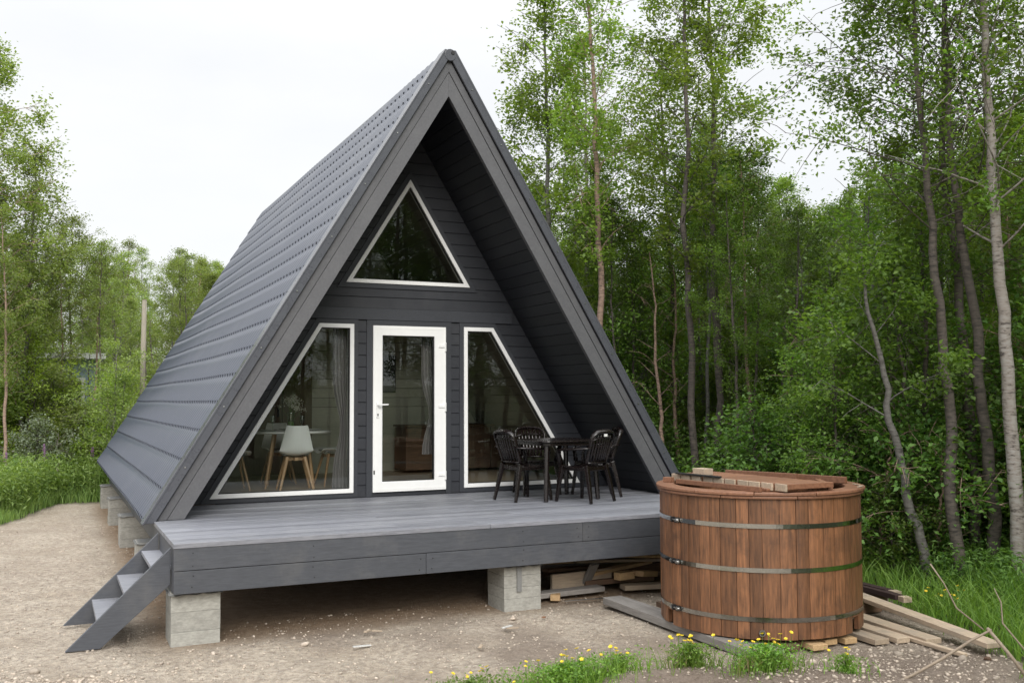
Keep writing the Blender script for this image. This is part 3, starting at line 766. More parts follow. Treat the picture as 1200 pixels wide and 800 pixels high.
# rim: two rings of curved segments
m = MB()
for (r0, r1, z0, z1, no, ph) in ((TR - .09, TR + .028, Z1 + .002, Z1 + .026, 9, .2), (TR - .13, TR + .040, Z1 + .029, Z1 + .056, 11, .0)):
    for i in range(no):
        b0 = 2 * PI * i / no + ph; b1 = 2 * PI * (i + 1) / no + ph - .004; K = 8; vs = []; jit = rs.uniform(-.006, .006)
        for z in (z0, z1):
            for k_ in range(K + 1): a = b0 + (b1 - b0) * k_ / K; vs.append(Pt(r1 + jit, a, z))
            for k_ in range(K, -1, -1): a = b0 + (b1 - b0) * k_ / K; vs.append(Pt(r0, a, z))
        n = 2 * (K + 1)
        m.add(vs, [tuple(range(n))[::-1], tuple(range(n, 2 * n))] + [(i_, (i_ + 1) % n, n + (i_ + 1) % n, n + i_) for i_ in range(n)])
m.build('rim', M['tubrim'], tub, bevel=.006)
# lid boards resting on the rim: row of short boards, their ends to the left
zt = Z1 + .058
lid = thing('tub_cover', 'cover of short pale-ended boards lying on the left half of the hot tub rim', 'cover', (1.5, -3.4, zt))
y = -2.70
ang = R_(4)
for i in range(10):
    w = .138; x0 = 1.21 + (-y - 2.6) * .10 + (.0 if i % 3 else .01)
    m = MB(); m.box(x0 + .02, x0 + .52, y - w, y, zt + .026, zt + .070); m.build('board', M['tubrim'], lid, bevel=.003)
    m = MB(); m.box(x0, x0 + .0195, y - w + .001, y - .001, zt + .008, zt + .069); m.build('board_end', M['palewood'], lid, bevel=.003)
    y -= w + .010
m = MB(); m.box(1.30, 1.36, -4.0, -2.7, zt + .001, zt + .024); m.box(1.60, 1.66, -4.0, -2.7, zt + .001, zt + .024); m.build('batten', M['tubrim'], lid, bevel=.004)
# pieces on the rim
def tboard(name, label, cat, c, size, rz=0, ry=0, rx=0, mat='palewood', group=None, bevel=.003):
    m = MB(); m.obox((0, 0, 0), size); o = m.build(name, M[mat], None, bevel=bevel)
    o.location = c; o.rotation_euler = (rx, ry, rz); return tag(o, label, cat, group)
tboard('wood_block', 'small pale offcut block standing on top of the tub cover boards', 'block', (1.38, -3.0, zt + .070 + .031), (.12, .15, .06), R_(8))
o = tboard('edge_board', 'brown board on edge on the tub rim in front of the pale board ends', 'board', (1.165, -3.50, zt + .021), (1.05, .028, .042), R_(-83), mat='tubrim')
tboard('edge_board', 'left one of two brown boards lying on edge at the back of the tub rim', 'board', (2.10, -2.95, zt + .036), (.78, .04, .072), R_(-70), mat='tubrim')
tboard('edge_board', 'right one of two brown boards lying on edge at the back of the tub rim', 'board', (2.36, -3.35, zt + .03), (.74, .04, .06), R_(-73), mat='tubrim')
tboard('edge_board', 'short brown batten with a pale cut end lying across the right of the tub opening', 'board', (2.02, -3.90, zt + .026), (.50, .045, .052), R_(60), mat='tubrim')
tboard('wood_block', 'small brown block with pale end at the left end of the tub rim', 'block', (1.13, -2.80, zt + .022), (.06, .09, .045), R_(20), mat='tubrim')
tboard('rubber_strap', 'glossy black strap lying on the left side of the tub cover', 'strap', (1.25, -3.1, zt + .080), (.60, .035, .016), R_(-84), mat='rubber')
for i, (xx, yy) in enumerate(((2.33, -4.02), (2.44, -3.86))):
    tboard('wood_chip', ['white splinter lying near the front of the right tub rim', 'white splinter further back on the right tub rim'][i], 'wood chip', (xx, yy, zt + .004), (.14, .02, .006), R_(30 + 40 * i), mat='palewood', bevel=0)

# ------------------------------------------------------------------ timber under and around the tub
def plank(label, x, y0, y1, w, h, z, mat, skew=0.0, cat='plank'):
    """plank from its near end (x, y0) to its far end y1"""
    ln = y1 - y0; m = MB(); m.obox((0, 0, 0), (ln, w, h)); o = m.build('timber_plank', M[mat], None, bevel=.004)
    o.location = (x + ln / 2 * math.sin(skew), y0 + ln / 2 * math.cos(skew), z + h / 2); o.rotation_euler = (0, 0, PI / 2 - skew)
    return tag(o, label, cat)
plank('long thick grey plank running out from under the tub to the left, along the gravel', 1.00, -4.22, -1.85, .17, .07, .004, 'greywood', R_(1))
plank('grey plank with a pale yellow end beside the thick grey plank, under the tub', 1.20, -4.22, -1.75, .15, .045, .006, 'greywood', R_(-1))
plank('short reddish brown plank end just under the front of the tub', 1.41, -4.16, -2.2, .155, .05, .008, 'brownboard', R_(1))
plank('pale sawn plank end under the tub front, left of the drain pipe gap', 1.63, -4.25, -2.3, .15, .046, .008, 'newwood', R_(1.5))
plank('pale sawn plank with the palest end, under the middle of the tub front', 1.83, -4.16, -2.2, .13, .046, .010, 'newwood', R_(0))
plank('sawn plank with a warm end, under the right half of the tub front', 2.01, -4.20, -2.2, .13, .046, .009, 'newwood', R_(2))
plank('sawn plank with grey top, third from the right of the row under the tub', 2.22, -4.34, -2.3, .15, .046, .010, 'palewood', R_(3))
plank('sawn plank with grey top, second from the right of the row under the tub', 2.42, -4.38, -2.3, .135, .046, .010, 'palewood', R_(6))
plank('broad pale plank at the right end of the row under the tub', 2.62, -4.52, -2.4, .16, .046, .012, 'palewood', R_(7))
o = plank('longest pale plank, its near end sticking out right over the grass edge', 2.80, -4.97, -2.55, .15, .042, .10, 'palewood', R_(9)); o.rotation_euler[1] = R_(-2)
plank('thin light lath lying on the ground below the longest pale plank', 2.52, -4.92, -3.9, .05, .03, .008, 'palewood', R_(3))
for i, (x, y, z, l, rz) in enumerate(((3.38, -3.0, .15, 1.1, 78), (3.46, -2.86, .155, .9, 80))):
    tboard('dark_board', ['front one of two dark stained boards with pale end patches, right of the tub', 'rear one of two dark stained boards, right of the tub on the grass'][i], 'board', (x, y, z), (l, .09, .05), R_(rz), R_(2), mat='darkboard')
    tboard('wood_offcut', ['pale offcut on the near end of the front dark board', 'pale offcut on the rear dark board'][i], 'offcut', (x - .5 * l * math.cos(R_(rz)) + .02, y - .5 * l * math.sin(R_(rz)) - .05, z + .01), (.09, .092, .052), R_(rz), mat='palewood')
tboard('support_block', 'low timber block holding up the dark boards in the grass', 'block', (3.40, -3.0, .06), (.12, .4, .12), R_(0), mat='brownboard')
tboard('support_block', 'low timber block under the longest pale plank', 'block', (3.08, -3.3, .05), (.3, .1, .098), R_(0), mat='brownboard')

# scrap heap under the deck
sc_ = random.Random(21)
heap = [
 (.78, -1.33, .050, .95, .16, .05, 4, 0, 'greywood', 'weathered board lying flat at the front of the scrap heap'),
 (.62, -1.45, .035, .12, .10, .06, 60, 0, 'newwood', 'short orange block right of the middle pier'),
 (1.10, -1.15, .13, .78, .04, .17, 5, 0, 'palewood', 'wide pale board standing on edge in the scrap heap'),
 (1.16, -1.20, .16, .36, .11, .03, 100, 55, 'greywood', 'grey board leaning upright against the scrap heap'),
 (1.65, -1.05, .20, .9, .12, .035, 12, -3, 'newwood', 'yellowish board on top of the scrap heap near the tub'),
 (1.70, -.95, .26, 1.1, .10, .03, -6, 2, 'palewood', 'thin pale board near the top of the scrap heap'),
 (1.35, -.75, .31, 1.0, .13, .03, 20, 4, 'brownboard', 'brown board on the top of the scrap heap'),
 (.95, -.75, .27, .5, .14, .04, -38, -5, 'newwood', 'short orange-brown board sticking out towards the pier'),
 (1.55, -1.15, .09, .85, .16, .05, -4, 0, 'brownboard', 'dark brown board at the base of the scrap heap'),
 (1.85, -1.25, .15, .35, .14, .06, 30, 8, 'newwood', 'broken light offcut in the scrap heap by the tub'),
 (1.4, -.55, .20, 1.3, .2, .05, 2, 0, 'greywood', 'long grey board at the back of the scrap heap'),
 (2.0, -.8, .12, 1.1, .2, .1, 8, 0, 'brownboard', 'thick brown beam at the back of the scrap heap'),
 (1.95, -1.0, .30, .8, .1, .03, -14, 3, 'newwood', 'narrow yellow lath on the right of the scrap heap'),
 (1.1, -.95, .215, .8, .12, .03, 14, 3, 'brownboard', 'brown board resting over the wide pale board'),
 (1.9, -1.4, .04, .8, .16, .05, -10, 0, 'palewood', 'pale board flat on the ground near the tub'),
 (1.55, -1.30, .16, .22, .10, .08, 12, 0, 'newwood', 'small square-cut pine offcut in the middle of the scrap heap'),
 (1.2, -.5, .33, .9, .09, .03, -20, 5, 'newwood', 'thin board poking up at the back of the scrap heap'),
 (.75, -.45, .06, .9, .16, .05, 30, 0, 'brownboard', 'brown board in the dark behind the middle pier')]
for (x, y, z, l, w, h, rz, ry, mt, lb) in heap:
    tboard('scrap_board', lb, 'scrap board', (x, y, z), (l, w, h), R_(rz), R_(ry), mat=mt, group='scrap boards under the deck')
o = tboard('metal_strip', 'thin pale metal strip lying on the gravel in front of the scrap heap', 'strip', (.96, -1.62, .015), (.62, .03, .006), R_(-6), mat='bolt', bevel=0)
# litter on the gravel
chips = [(-1.75, -2.45, .16, 8, 'white wood chip lying flat, left of centre on the gravel'), (-1.55, -1.95, .11, 50, 'narrow pale chip just in front of the shadow under the deck'), (-1.47, -1.98, .09, -20, 'pale chip touching the narrow chip near the deck shadow'),
         (-.35, -2.35, .15, 35, 'bundle of white splinters in front of the middle pier'), (-.33, -2.42, .12, 5, 'white splinter lying across the bundle in front of the middle pier'), (-.85, -2.9, .12, 60, 'grey splinter near the flowering grass clump')]
for i, (x, y, l, rz, lb) in enumerate(chips):
    tboard('wood_chip', lb, 'wood chip', (x, y, .012), (l, .028, .008), R_(rz), R_(3), mat='china' if i in (0, 3) else 'palewood', bevel=0)
o = tboard('red_scrap', 'small red plastic scrap on the gravel in front of the middle pier', 'scrap', (.13, -2.15, .012), (.05, .03, .006), R_(40), mat='tubwood', bevel=0)
# ------------------------------------------------------------------ ground
_perm = np.random.default_rng(99).random((256, 256))
def vnoise(x, y, s, seed=0):
    x = np.asarray(x, float) * s + seed * 17.3; y = np.asarray(y, float) * s + seed * 9.1
    xi = np.floor(x).astype(int); yi = np.floor(y).astype(int); fx = x - xi; fy = y - yi
    fx = fx * fx * (3 - 2 * fx); fy = fy * fy * (3 - 2 * fy)
    g = lambda a, b: _perm[a % 256, b % 256]
    return (g(xi, yi) * (1 - fx) + g(xi + 1, yi) * fx) * (1 - fy) + (g(xi, yi + 1) * (1 - fx) + g(xi + 1, yi + 1) * fx) * fy - .5
def sstep(a, b, x):
    t = np.clip((x - a) / (b - a), 0, 1); return t * t * (3 - 2 * t)
def veg(x, y):
    x = np.asarray(x, float); y = np.asarray(y, float)
    w = vnoise(x, y, 1.1, 3) * .7 + vnoise(x, y, 3.7, 4) * .3
    xb = np.minimum(4.25, 4.05 + .5 * (y + 2.24))
    a = sstep(-.15, .25, x - xb + w)
    yb = np.where(x < -3.7, np.clip(8.6 + 2.9 * (x + 4.88), 7.6, 11.3), 11.6)
    b = sstep(-.2, .3, y - yb + w)
    c = sstep(.2, -.4, x + 9.5 + w)
    return np.maximum(np.maximum(a, b), c)
def height(x, y):
    x = np.asarray(x, float); y = np.asarray(y, float)
    h = .05 * vnoise(x, y, .45, 1) + .035 * vnoise(x, y, 1.7, 2) + .018 * vnoise(x, y, 5.5, 5) + .008 * vnoise(x, y, 14, 6)
    d2 = ((x + .1) / 1.0) ** 2 + ((y + 4.62) / .38) ** 2
    h += .15 * np.exp(-d2)
    h += .12 * np.exp(-(((x - .75) / .7) ** 2 + ((y + 5.12) / .35) ** 2))
    h += .05 * np.exp(-(((x - 2.0) / .8) ** 2 + ((y + 5.3) / .3) ** 2))
    # flat pad where the tub, the piers, the stairs stand
    pad = np.exp(-(((x - 1.9) ** 2 + (y + 3.2) ** 2) / 1.6) ** 2)
    h *= (1 - .85 * pad)
    near = (x > -3.6) & (x < 3.4) & (y > -1.9)
    h = np.where(near, h * .5 - .012, h)
    far = np.sqrt(x * x + y * y)
    h += np.clip((far - 60) / 300, 0, 1) * 6 * (1 + vnoise(x, y, .01, 8))
    return h - .012
def axis(fine0, fine1, step, lo, hi, g=1.16):
    a = list(np.arange(fine0, fine1, step)); s = step; v = fine0
    left = []
    while v > lo: s *= g; v -= s; left.append(v)
    s = step; v = a[-1]; right = []
    while v < hi: s *= g; v += s; right.append(v)
    return np.array(left[::-1] + a + right)
gx = axis(-6.0, 6.0, .045, -900, 900); gy = axis(-6.2, 3.5, .045, -900, 900, 1.12)
GX, GY = np.meshgrid(gx, gy, indexing='xy'); GZ = height(GX, GY)
V = np.stack([GX, GY, GZ], -1).reshape(-1, 3); nx_ = len(gx); ny_ = len(gy)
ii = np.arange(ny_ - 1)[:, None] * nx_ + np.arange(nx_ - 1)[None, :]
F = np.stack([ii, ii + 1, ii + nx_ + 1, ii + nx_], -1).reshape(-1, 4)
me = np_mesh('ground', V, F, smooth=True)
at = me.attributes.new('veg', 'FLOAT', 'POINT'); at.data.foreach_set('value', veg(GX, GY).ravel().astype(np.float32))
patch_ = np.clip((vnoise(GX, GY, .8, 31) + vnoise(GX, GY, 2.3, 32) * .6) * 1.6 + .45, 0, 1)
front = sstep(-3.3, -1.8, GX) * sstep(-4.6, -3.4, GY) * sstep(0, -1.2, GY) * .55 * patch_ + .16 * patch_
soil = front + np.exp(-(((GX - .2) / 1.6) ** 2 + ((GY + 5.0) / .60) ** 2)) * 1.2 + .55 * sstep(.4, 2.2, GX) * sstep(-3.6, -5.0, GY)
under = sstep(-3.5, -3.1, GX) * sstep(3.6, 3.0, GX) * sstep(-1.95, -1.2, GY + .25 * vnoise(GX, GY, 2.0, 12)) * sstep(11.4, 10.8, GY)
at = me.attributes.new('soil', 'FLOAT', 'POINT'); at.data.foreach_set('value', np.clip(soil, 0, 1).ravel().astype(np.float32))
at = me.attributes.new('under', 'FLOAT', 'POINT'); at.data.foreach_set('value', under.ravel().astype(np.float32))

def ground_mat():
    m, nt, out = new_mat('gravel_and_soil')
    tc = N(nt, 'ShaderNodeTexCoord'); P = tc.outputs['Object']
    def noise(s, d=6, r=.6):
        n = N(nt, 'ShaderNodeTexNoise'); n.inputs['Scale'].default_value = s; n.inputs['Detail'].default_value = d; n.inputs['Roughness'].default_value = r; L(nt, P, n.inputs['Vector']); return n.outputs['Fac']
    def rng_(v, a, b, c=0, d=1):
        n = N(nt, 'ShaderNodeMapRange'); n.inputs[1].default_value = a; n.inputs[2].default_value = b; n.inputs[3].default_value = c; n.inputs[4].default_value = d; L(nt, v, n.inputs[0]); return n.outputs[0]
    def mixc(f, a, b):
        n = N(nt, 'ShaderNodeMix', data_type='RGBA')
        for i, q in ((0, f), (6, a), (7, b)):
            if isinstance(q, tuple): n.inputs[i].default_value = c4(q)
            elif isinstance(q, float): n.inputs[i].default_value = q
            else: L(nt, q, n.inputs[i])
        return n.outputs[2]
    def attr(n_):
        a = N(nt, 'ShaderNodeAttribute', attribute_name=n_); return a.outputs['Fac']
    base = mixc(rng_(noise(1.3, 8), .35, .65), (.62, .54, .44), (.45, .375, .29))
    base = mixc(rng_(noise(16, 8, .75), .38, .66), base, (.25, .205, .165))
    base = mixc(rng_(noise(60, 5, .7), .60, .70), base, (.60, .57, .53))
    v = N(nt, 'ShaderNodeTexVoronoi'); v.inputs['Scale'].default_value = 55; L(nt, P, v.inputs['Vector'])
    hs = N(nt, 'ShaderNodeSeparateColor'); L(nt, v.outputs['Color'], hs.inputs[0])
    peb = N(nt, 'ShaderNodeMath', operation='MULTIPLY'); L(nt, rng_(hs.outputs[0], .58, .66), peb.inputs[0]); L(nt, rng_(v.outputs['Distance'], .45, .3), peb.inputs[1])
    base = mixc(peb.outputs[0], base, mixc(hs.outputs[1], (.56, .51, .45), (.27, .225, .185)))
    soilc = mixc(rng_(noise(18, 8, .75), .35, .65), (.17, .13, .10), (.26, .21, .175))
    col_ = mixc(attr('soil'), base, soilc)
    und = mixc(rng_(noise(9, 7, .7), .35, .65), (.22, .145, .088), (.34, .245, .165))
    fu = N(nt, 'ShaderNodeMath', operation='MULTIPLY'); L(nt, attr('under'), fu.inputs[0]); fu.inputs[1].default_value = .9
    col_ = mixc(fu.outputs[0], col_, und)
    vg = mixc(rng_(noise(7, 7, .7), .35, .65), (.035, .055, .018), (.075, .070, .035))
    col_ = mixc(attr('veg'), col_, vg)
    p = N(nt, 'ShaderNodeBsdfPrincipled'); p.inputs['Roughness'].default_value = .92; p.inputs['Specular IOR Level'].default_value = .2
    L(nt, col_, p.inputs['Base Color'])
    s = N(nt, 'ShaderNodeMath', operation='ADD'); L(nt, noise(38, 7, .72), s.inputs[0])
    mu = N(nt, 'ShaderNodeMath', operation='MULTIPLY'); L(nt, peb.outputs[0], mu.inputs[0]); mu.inputs[1].default_value = .5; L(nt, mu.outputs[0], s.inputs[1])
    b = N(nt, 'ShaderNodeBump'); b.inputs['Strength'].default_value = 1.0; b.inputs['Distance'].default_value = .03; L(nt, s.outputs[0], b.inputs['Height']); L(nt, b.outputs[0], p.inputs['Normal'])
    L(nt, p.outputs[0], out.inputs[0]); return m
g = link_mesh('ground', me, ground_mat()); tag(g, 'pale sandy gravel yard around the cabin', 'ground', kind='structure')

# loose pebbles over the gravel: one object
def unit_stone(seed, sub=1):
    bm = bmesh.new(); bmesh.ops.create_icosphere(bm, subdivisions=sub, radius=1); r_ = random.Random(seed)
    for v_ in bm.verts: v_.co *= r_.uniform(.75, 1.12)
    bm.verts.index_update(); vs = np.array([v_.co[:] for v_ in bm.verts]); fs = np.array([[v_.index for v_ in f.verts] for f in bm.faces]); bm.free(); return vs, fs
def rotmats(n, rg, tilt=PI):
    a = rg.uniform(0, 2 * PI, n); b = rg.uniform(-tilt, tilt, n); c = rg.uniform(0, 2 * PI, n)
    ca, sa, cb, sb, cc, sc2 = np.cos(a), np.sin(a), np.cos(b), np.sin(b), np.cos(c), np.sin(c)
    Rz = np.zeros((n, 3, 3)); Rz[:, 0, 0] = ca; Rz[:, 0, 1] = -sa; Rz[:, 1, 0] = sa; Rz[:, 1, 1] = ca; Rz[:, 2, 2] = 1
    Rx = np.zeros((n, 3, 3)); Rx[:, 0, 0] = 1; Rx[:, 1, 1] = cb; Rx[:, 1, 2] = -sb; Rx[:, 2, 1] = sb; Rx[:, 2, 2] = cb
    R2 = np.zeros((n, 3, 3)); R2[:, 0, 0] = cc; R2[:, 0, 1] = -sc2; R2[:, 1, 0] = sc2; R2[:, 1, 1] = cc; R2[:, 2, 2] = 1
    return Rz @ Rx @ R2
def scatter_stones(name, xs, ys, sizes, seed):
    rg = np.random.default_rng(seed); Vs, Fs, base = [], [], 0
    for q in range(4):
        us, uf = unit_stone(q + 1); sel = np.arange(len(xs)) % 4 == q; n = sel.sum()
        R3 = rotmats(n, rg, .6); s3 = sizes[sel][:, None] * rg.uniform([.8, .6, .35], [1.2, 1, .7], (n, 3))
        p = us[None] * s3[:, None, :]; p = np.einsum('nij,nkj->nki', R3, p)
        c = np.stack([xs[sel], ys[sel], height(xs[sel], ys[sel]) + sizes[sel] * .2], -1)
        p = p + c[:, None, :]; Vs.append(p.reshape(-1, 3)); Fs.append((uf[None] + (np.arange(n) * len(us))[:, None, None] + base).reshape(-1, 3)); base += n * len(us)
    return np_mesh(name, np.concatenate(Vs), np.concatenate(Fs), smooth=True)
M['pebble'] = surface('pebble_stone', (.47, .405, .335), (.34, .28, .225), .85, scale=(8, 8, 8), noise=6, bump=.3, island=.30)
rg = np.random.default_rng(4)
n = 26000; xs = rg.uniform(-7.5, 3.6, n); ys = -6.0 + 14 * rg.random(n) ** 1.7
ok = (veg(xs, ys) < .4) & ~((xs > -3.0) & (xs < 3.1) & (ys > -1.0)) & ~(((xs - 1.85) ** 2 + (ys + 3.3) ** 2 < 1.15))
xs, ys = xs[ok], ys[ok]; sz = .005 + .015 * rg.random(len(xs)) ** 4
n2 = 1400; x2 = np.concatenate([rg.uniform(.3, 3.0, n2 // 2), rg.uniform(-6, -2.6, n2 // 2)]); y2 = np.concatenate([rg.uniform(-5.6, -4.3, n2 // 2), rg.uniform(-5, -2.1, n2 // 2)])
xs = np.concatenate([xs, x2]); ys = np.concatenate([ys, y2]);  sz = np.concatenate([sz, .007 + .022 * rg.random(len(x2)) ** 3])
n3 = 900; x3 = rg.uniform(-4.75, -3.55, n3); y3 = rg.uniform(-2.75, -2.0, n3); k3 = y3 < -2.28 - .5 * (x3 + 4.2) + rg.normal(0, .08, n3)
xs = np.concatenate([xs, x3[k3]]); ys = np.concatenate([ys, y3[k3]]); sz = np.concatenate([sz, .008 + .016 * rg.random(k3.sum()) ** 2])
o = link_mesh('gravel', scatter_stones('gravel', xs, ys, sz, 5), M['pebble']); tag(o, 'small loose pebbles strewn over the yard', 'gravel', kind='stuff')
for i, (x, y, s_, lb) in enumerate([(-2.17, -.95 - 1.2, .05, 'pale flat stone on the gravel right of the left front pier'), (-4.25, -2.1, .06, 'pale stone at the left edge near the foot of the stairs'), (-3.55, -1.82, .028, 'small white stone at the foot of the near stringer'),
                                    (2.1, -4.62, .05, 'whitish stone in front of the row of plank ends'), (2.45, -4.95, .055, 'white stone below the broad pale plank'), (2.62, -5.05, .04, 'reddish stone beside the white stone under the longest plank'), (1.32, -4.50, .04, 'grey stone in front of the tub'), (-.15, -2.05, .045, 'grey stone at the foot of the middle pier')]):
    me = scatter_stones('stone', np.array([x] * 1), np.array([y] * 1), np.array([s_]), i + 3)
    o = link_mesh('stone', me, M['pebble'] if i != 5 else M['brownboard']); tag(o, lb, 'stone', 'loose stones on the gravel')

# ------------------------------------------------------------------ trees
def tubes_np(paths, sides=6):
    Vs, Fs, base = [], [], 0
    for pts, rad in paths:
        pts = np.asarray(pts, float); n = len(pts)
        d = np.gradient(pts, axis=0); d /= np.linalg.norm(d, axis=1)[:, None] + 1e-9
        up = np.array([0, 0, 1.]) if abs(d[0, 2]) < .8 else np.array([1., 0, 0])
        a = np.cross(d, up); a /= np.linalg.norm(a, axis=1)[:, None] + 1e-9; b = np.cross(a, d)
        sd = sides if rad[0] > .02 else 4
        t = np.arange(sd) / sd * 2 * PI
        ring = pts[:, None, :] + (a[:, None, :] * np.cos(t)[None, :, None] + b[:, None, :] * np.sin(t)[None, :, None]) * np.asarray(rad)[:, None, None]
        Vs.append(ring.reshape(-1, 3))
        i = np.arange(n - 1)[:, None] * sd + np.arange(sd)[None, :]; j = np.arange(n - 1)[:, None] * sd + (np.arange(sd)[None, :] + 1) % sd
        Fs.append(np.stack([i, j, j + sd, i + sd], -1).reshape(-1, 4) + base); base += n * sd
    return np.concatenate(Vs), np.concatenate(Fs)

def leaves_np(C, size, rg, aspect=.62, droop=.35):
    n = len(C); R3 = rotmats(n, rg, 1.25)
    s = size * rg.uniform(.65, 1.25, n)
    q = np.array([[0, -.5, 0], [aspect * .5, .05, .10], [0, .5, -.12], [-aspect * .5, .05, .10]])
    p = np.einsum('nij,kj->nki', R3, q) * s[:, None, None] + C[:, None, :]
    return p.reshape(-1, 3), np.arange(n * 4).reshape(n, 4)

def curve_pts(p0, d0, ln, rg, n=6, lift=.0, wob=.12):
    p = np.array(p0, float); d = np.array(d0, float); d /= np.linalg.norm(d); out = [p.copy()]
    for i in range(n):
        d = d + rg.normal(0, wob, 3) + np.array([0, 0, lift]); d /= np.linalg.norm(d)
        p = p + d * ln / n; out.append(p.copy())
    return np.array(out)

def make_tree_meshes(seed, H=9.0, crown0=.35, R=1.5, nb=42, leaves=9000, tr=.075, lean=.03, path=None, leaf=.062, top=1.0, gap=.28, up=.75, spread=.09, stems=1, low=0):
    rg = np.random.default_rng(seed); paths = []; centers = []
    for s_ in range(stems):
        if path is not None: P = np.array(path, float)
        else:
            n = 11; z = np.linspace(0, H * (1 if s_ == 0 else rg.uniform(.75, .95)), n)
            wx = np.cumsum(rg.normal(0, lean, n)) * H / 9; wy = np.cumsum(rg.normal(0, lean, n)) * H / 9
            ox, oy = (0, 0) if s_ == 0 else (rg.normal(0, .25), rg.normal(0, .25))
            sp = 0 if s_ == 0 else rg.uniform(-.5, .5)
            P = np.stack([wx - wx[0] + ox + sp * z / H, wy - wy[0] + oy + rg.uniform(-.04, .04) * z, z], -1)
        hh = P[:, 2] / P[-1, 2]; n = len(P)
        # refine the path
        tt = np.linspace(0, n - 1, 26); P = np.stack([np.interp(tt, np.arange(n), P[:, k]) for k in range(3)], -1)
        P[1:-1, :2] += rg.normal(0, .012, (24, 2)); hh = P[:, 2] / P[-1, 2]
        k_ = tr * (1 if s_ == 0 else .7)
        rad = k_ * (1 - hh) ** .8 + .008; rad[0] *= 1.25
        paths.append((P, rad)); hz = P[-1, 2]
        nbs = nb if s_ == 0 else nb // 2
        gold = rg.uniform(0, 6)
        for i in range(nbs):
            t = crown0 + (1 - crown0) * ((i + rg.random()) / nbs) ** .85
            t = min(t, .985)
            if low and i < low: t = rg.uniform(.12, crown0)
            az = gold + i * 2.4 + rg.normal(0, .3)
            q = (t - crown0) / (1 - crown0)
            ln = R * (max(.06, math.sin(PI * min(1, max(0, .18 + q * .80)))) ** .8) * rg.uniform(.6, 1.2)
            if low and i < low: ln = R * rg.uniform(.3, .6)
            p0 = np.array([np.interp(t, hh, P[:, k]) for k in range(3)])
            el = up * rg.uniform(.7, 1.25)
            d0 = (math.cos(az) * math.cos(el), math.sin(az) * math.cos(el), math.sin(el))
            bp_ = curve_pts(p0, d0, ln * 1.15, rg, 6, -.03, .13)
            r0 = max(.006, np.interp(t, hh, rad) * .27)
            paths.append((bp_, np.linspace(r0, .003, len(bp_))))
            if rg.random() < gap * .4: continue
            ns_ = max(3, int(ln * 6.5))
            for j in range(ns_):
                u = rg.uniform(.22, 1.0) * (len(bp_) - 1); b0 = np.array([np.interp(u, np.arange(len(bp_)), bp_[:, k]) for k in range(3)])
                dd = rg.normal(0, 1, 3) + np.array([math.cos(az), math.sin(az), .1]) * .9
                tw = curve_pts(b0, dd, ln * rg.uniform(.22, .45), rg, 3, -.14, .2)
                paths.append((tw, np.linspace(.0045, .002, len(tw))))
                centers.append(tw[1:]); centers.append(tw[-1:] - np.array([0, 0, .05]))
    C = np.concatenate(centers); keep = rg.random(len(C)) > .30 + gap * .5; C = C[keep]; wt = rg.random(len(C)) ** 1.5 + .08; wt /= wt.sum()
    idx = rg.choice(len(C), leaves, p=wt); cc = C[idx] + rg.normal(0, 1, (leaves, 3)) * np.array([spread, spread, spread * .85])
    cc = cc[cc[:, 2] > .05]
    V1, F1 = tubes_np(paths, 8); V2, F2 = leaves_np(cc, leaf, rg)
    return np_mesh('trunk', V1, F1, True), np_mesh('crown', V2, F2)

def place_tree(meshes, x, y, rz, sc, label, cat='tree', group=None, name='birch_tree', bark='bark_dark', leaf='leafR', z=None):
    zz = float(height(x, y)) - .02 if z is None else z
    t = thing(name, label, cat, (x, y, zz), group); t.rotation_euler = (0, 0, rz); t.scale = (sc, sc, sc)
    for me_, nm, mt in ((meshes[0], 'trunk', bark), (meshes[1], 'crown', leaf)):
        o = bpy.data.objects.new(nm, me_); col.objects.link(o); o.parent = t
        if not me_.materials: me_.materials.append(M[mt])
        o.material_slots[0].link = 'OBJECT'; o.material_slots[0].material = M[mt]
    return t

T_tall = [make_tree_meshes(100 + i, H=9.4, crown0=.38, R=1.08, nb=46, leaves=9500, tr=.052, gap=.35, spread=.085) for i in range(4)]
T_full = [make_tree_meshes(200 + i, H=7.6, crown0=.16, R=1.18, nb=58, leaves=15000, tr=.048, gap=.24, spread=.095, leaf=.062) for i in range(4)]
T_under = [make_tree_meshes(300 + i, H=4.2, crown0=.10, R=1.15, nb=40, leaves=10000, tr=.030, gap=.15, stems=2, spread=.10, leaf=.066) for i in range(3)]
T_shrub = [make_tree_meshes(400 + i, H=1.9, crown0=.05, R=.85, nb=30, leaves=5200, tr=.016, gap=.1, stems=3, spread=.10, leaf=.068, up=.6) for i in range(3)]
T_pole = [make_tree_meshes(700 + i, H=8.6, crown0=.55, R=1.15, nb=30, leaves=6500, tr=.042, gap=.3, lean=.045) for i in range(3)]
T_dead = [make_tree_meshes(500 + i, H=5.5, crown0=.35, R=.7, nb=16, leaves=260, tr=.045, gap=.7, lean=.09) for i in range(2)]

CAMX, CAMY = -4.1985, -10.6759
rt = random.Random(17)
def rp(d, k):   # a spot k (sideways per unit of depth) to the right of the view axis at depth d
    return (CAMX + d * (.4243 + .9052 * k), CAMY + d * (.9037 - .4250 * k))

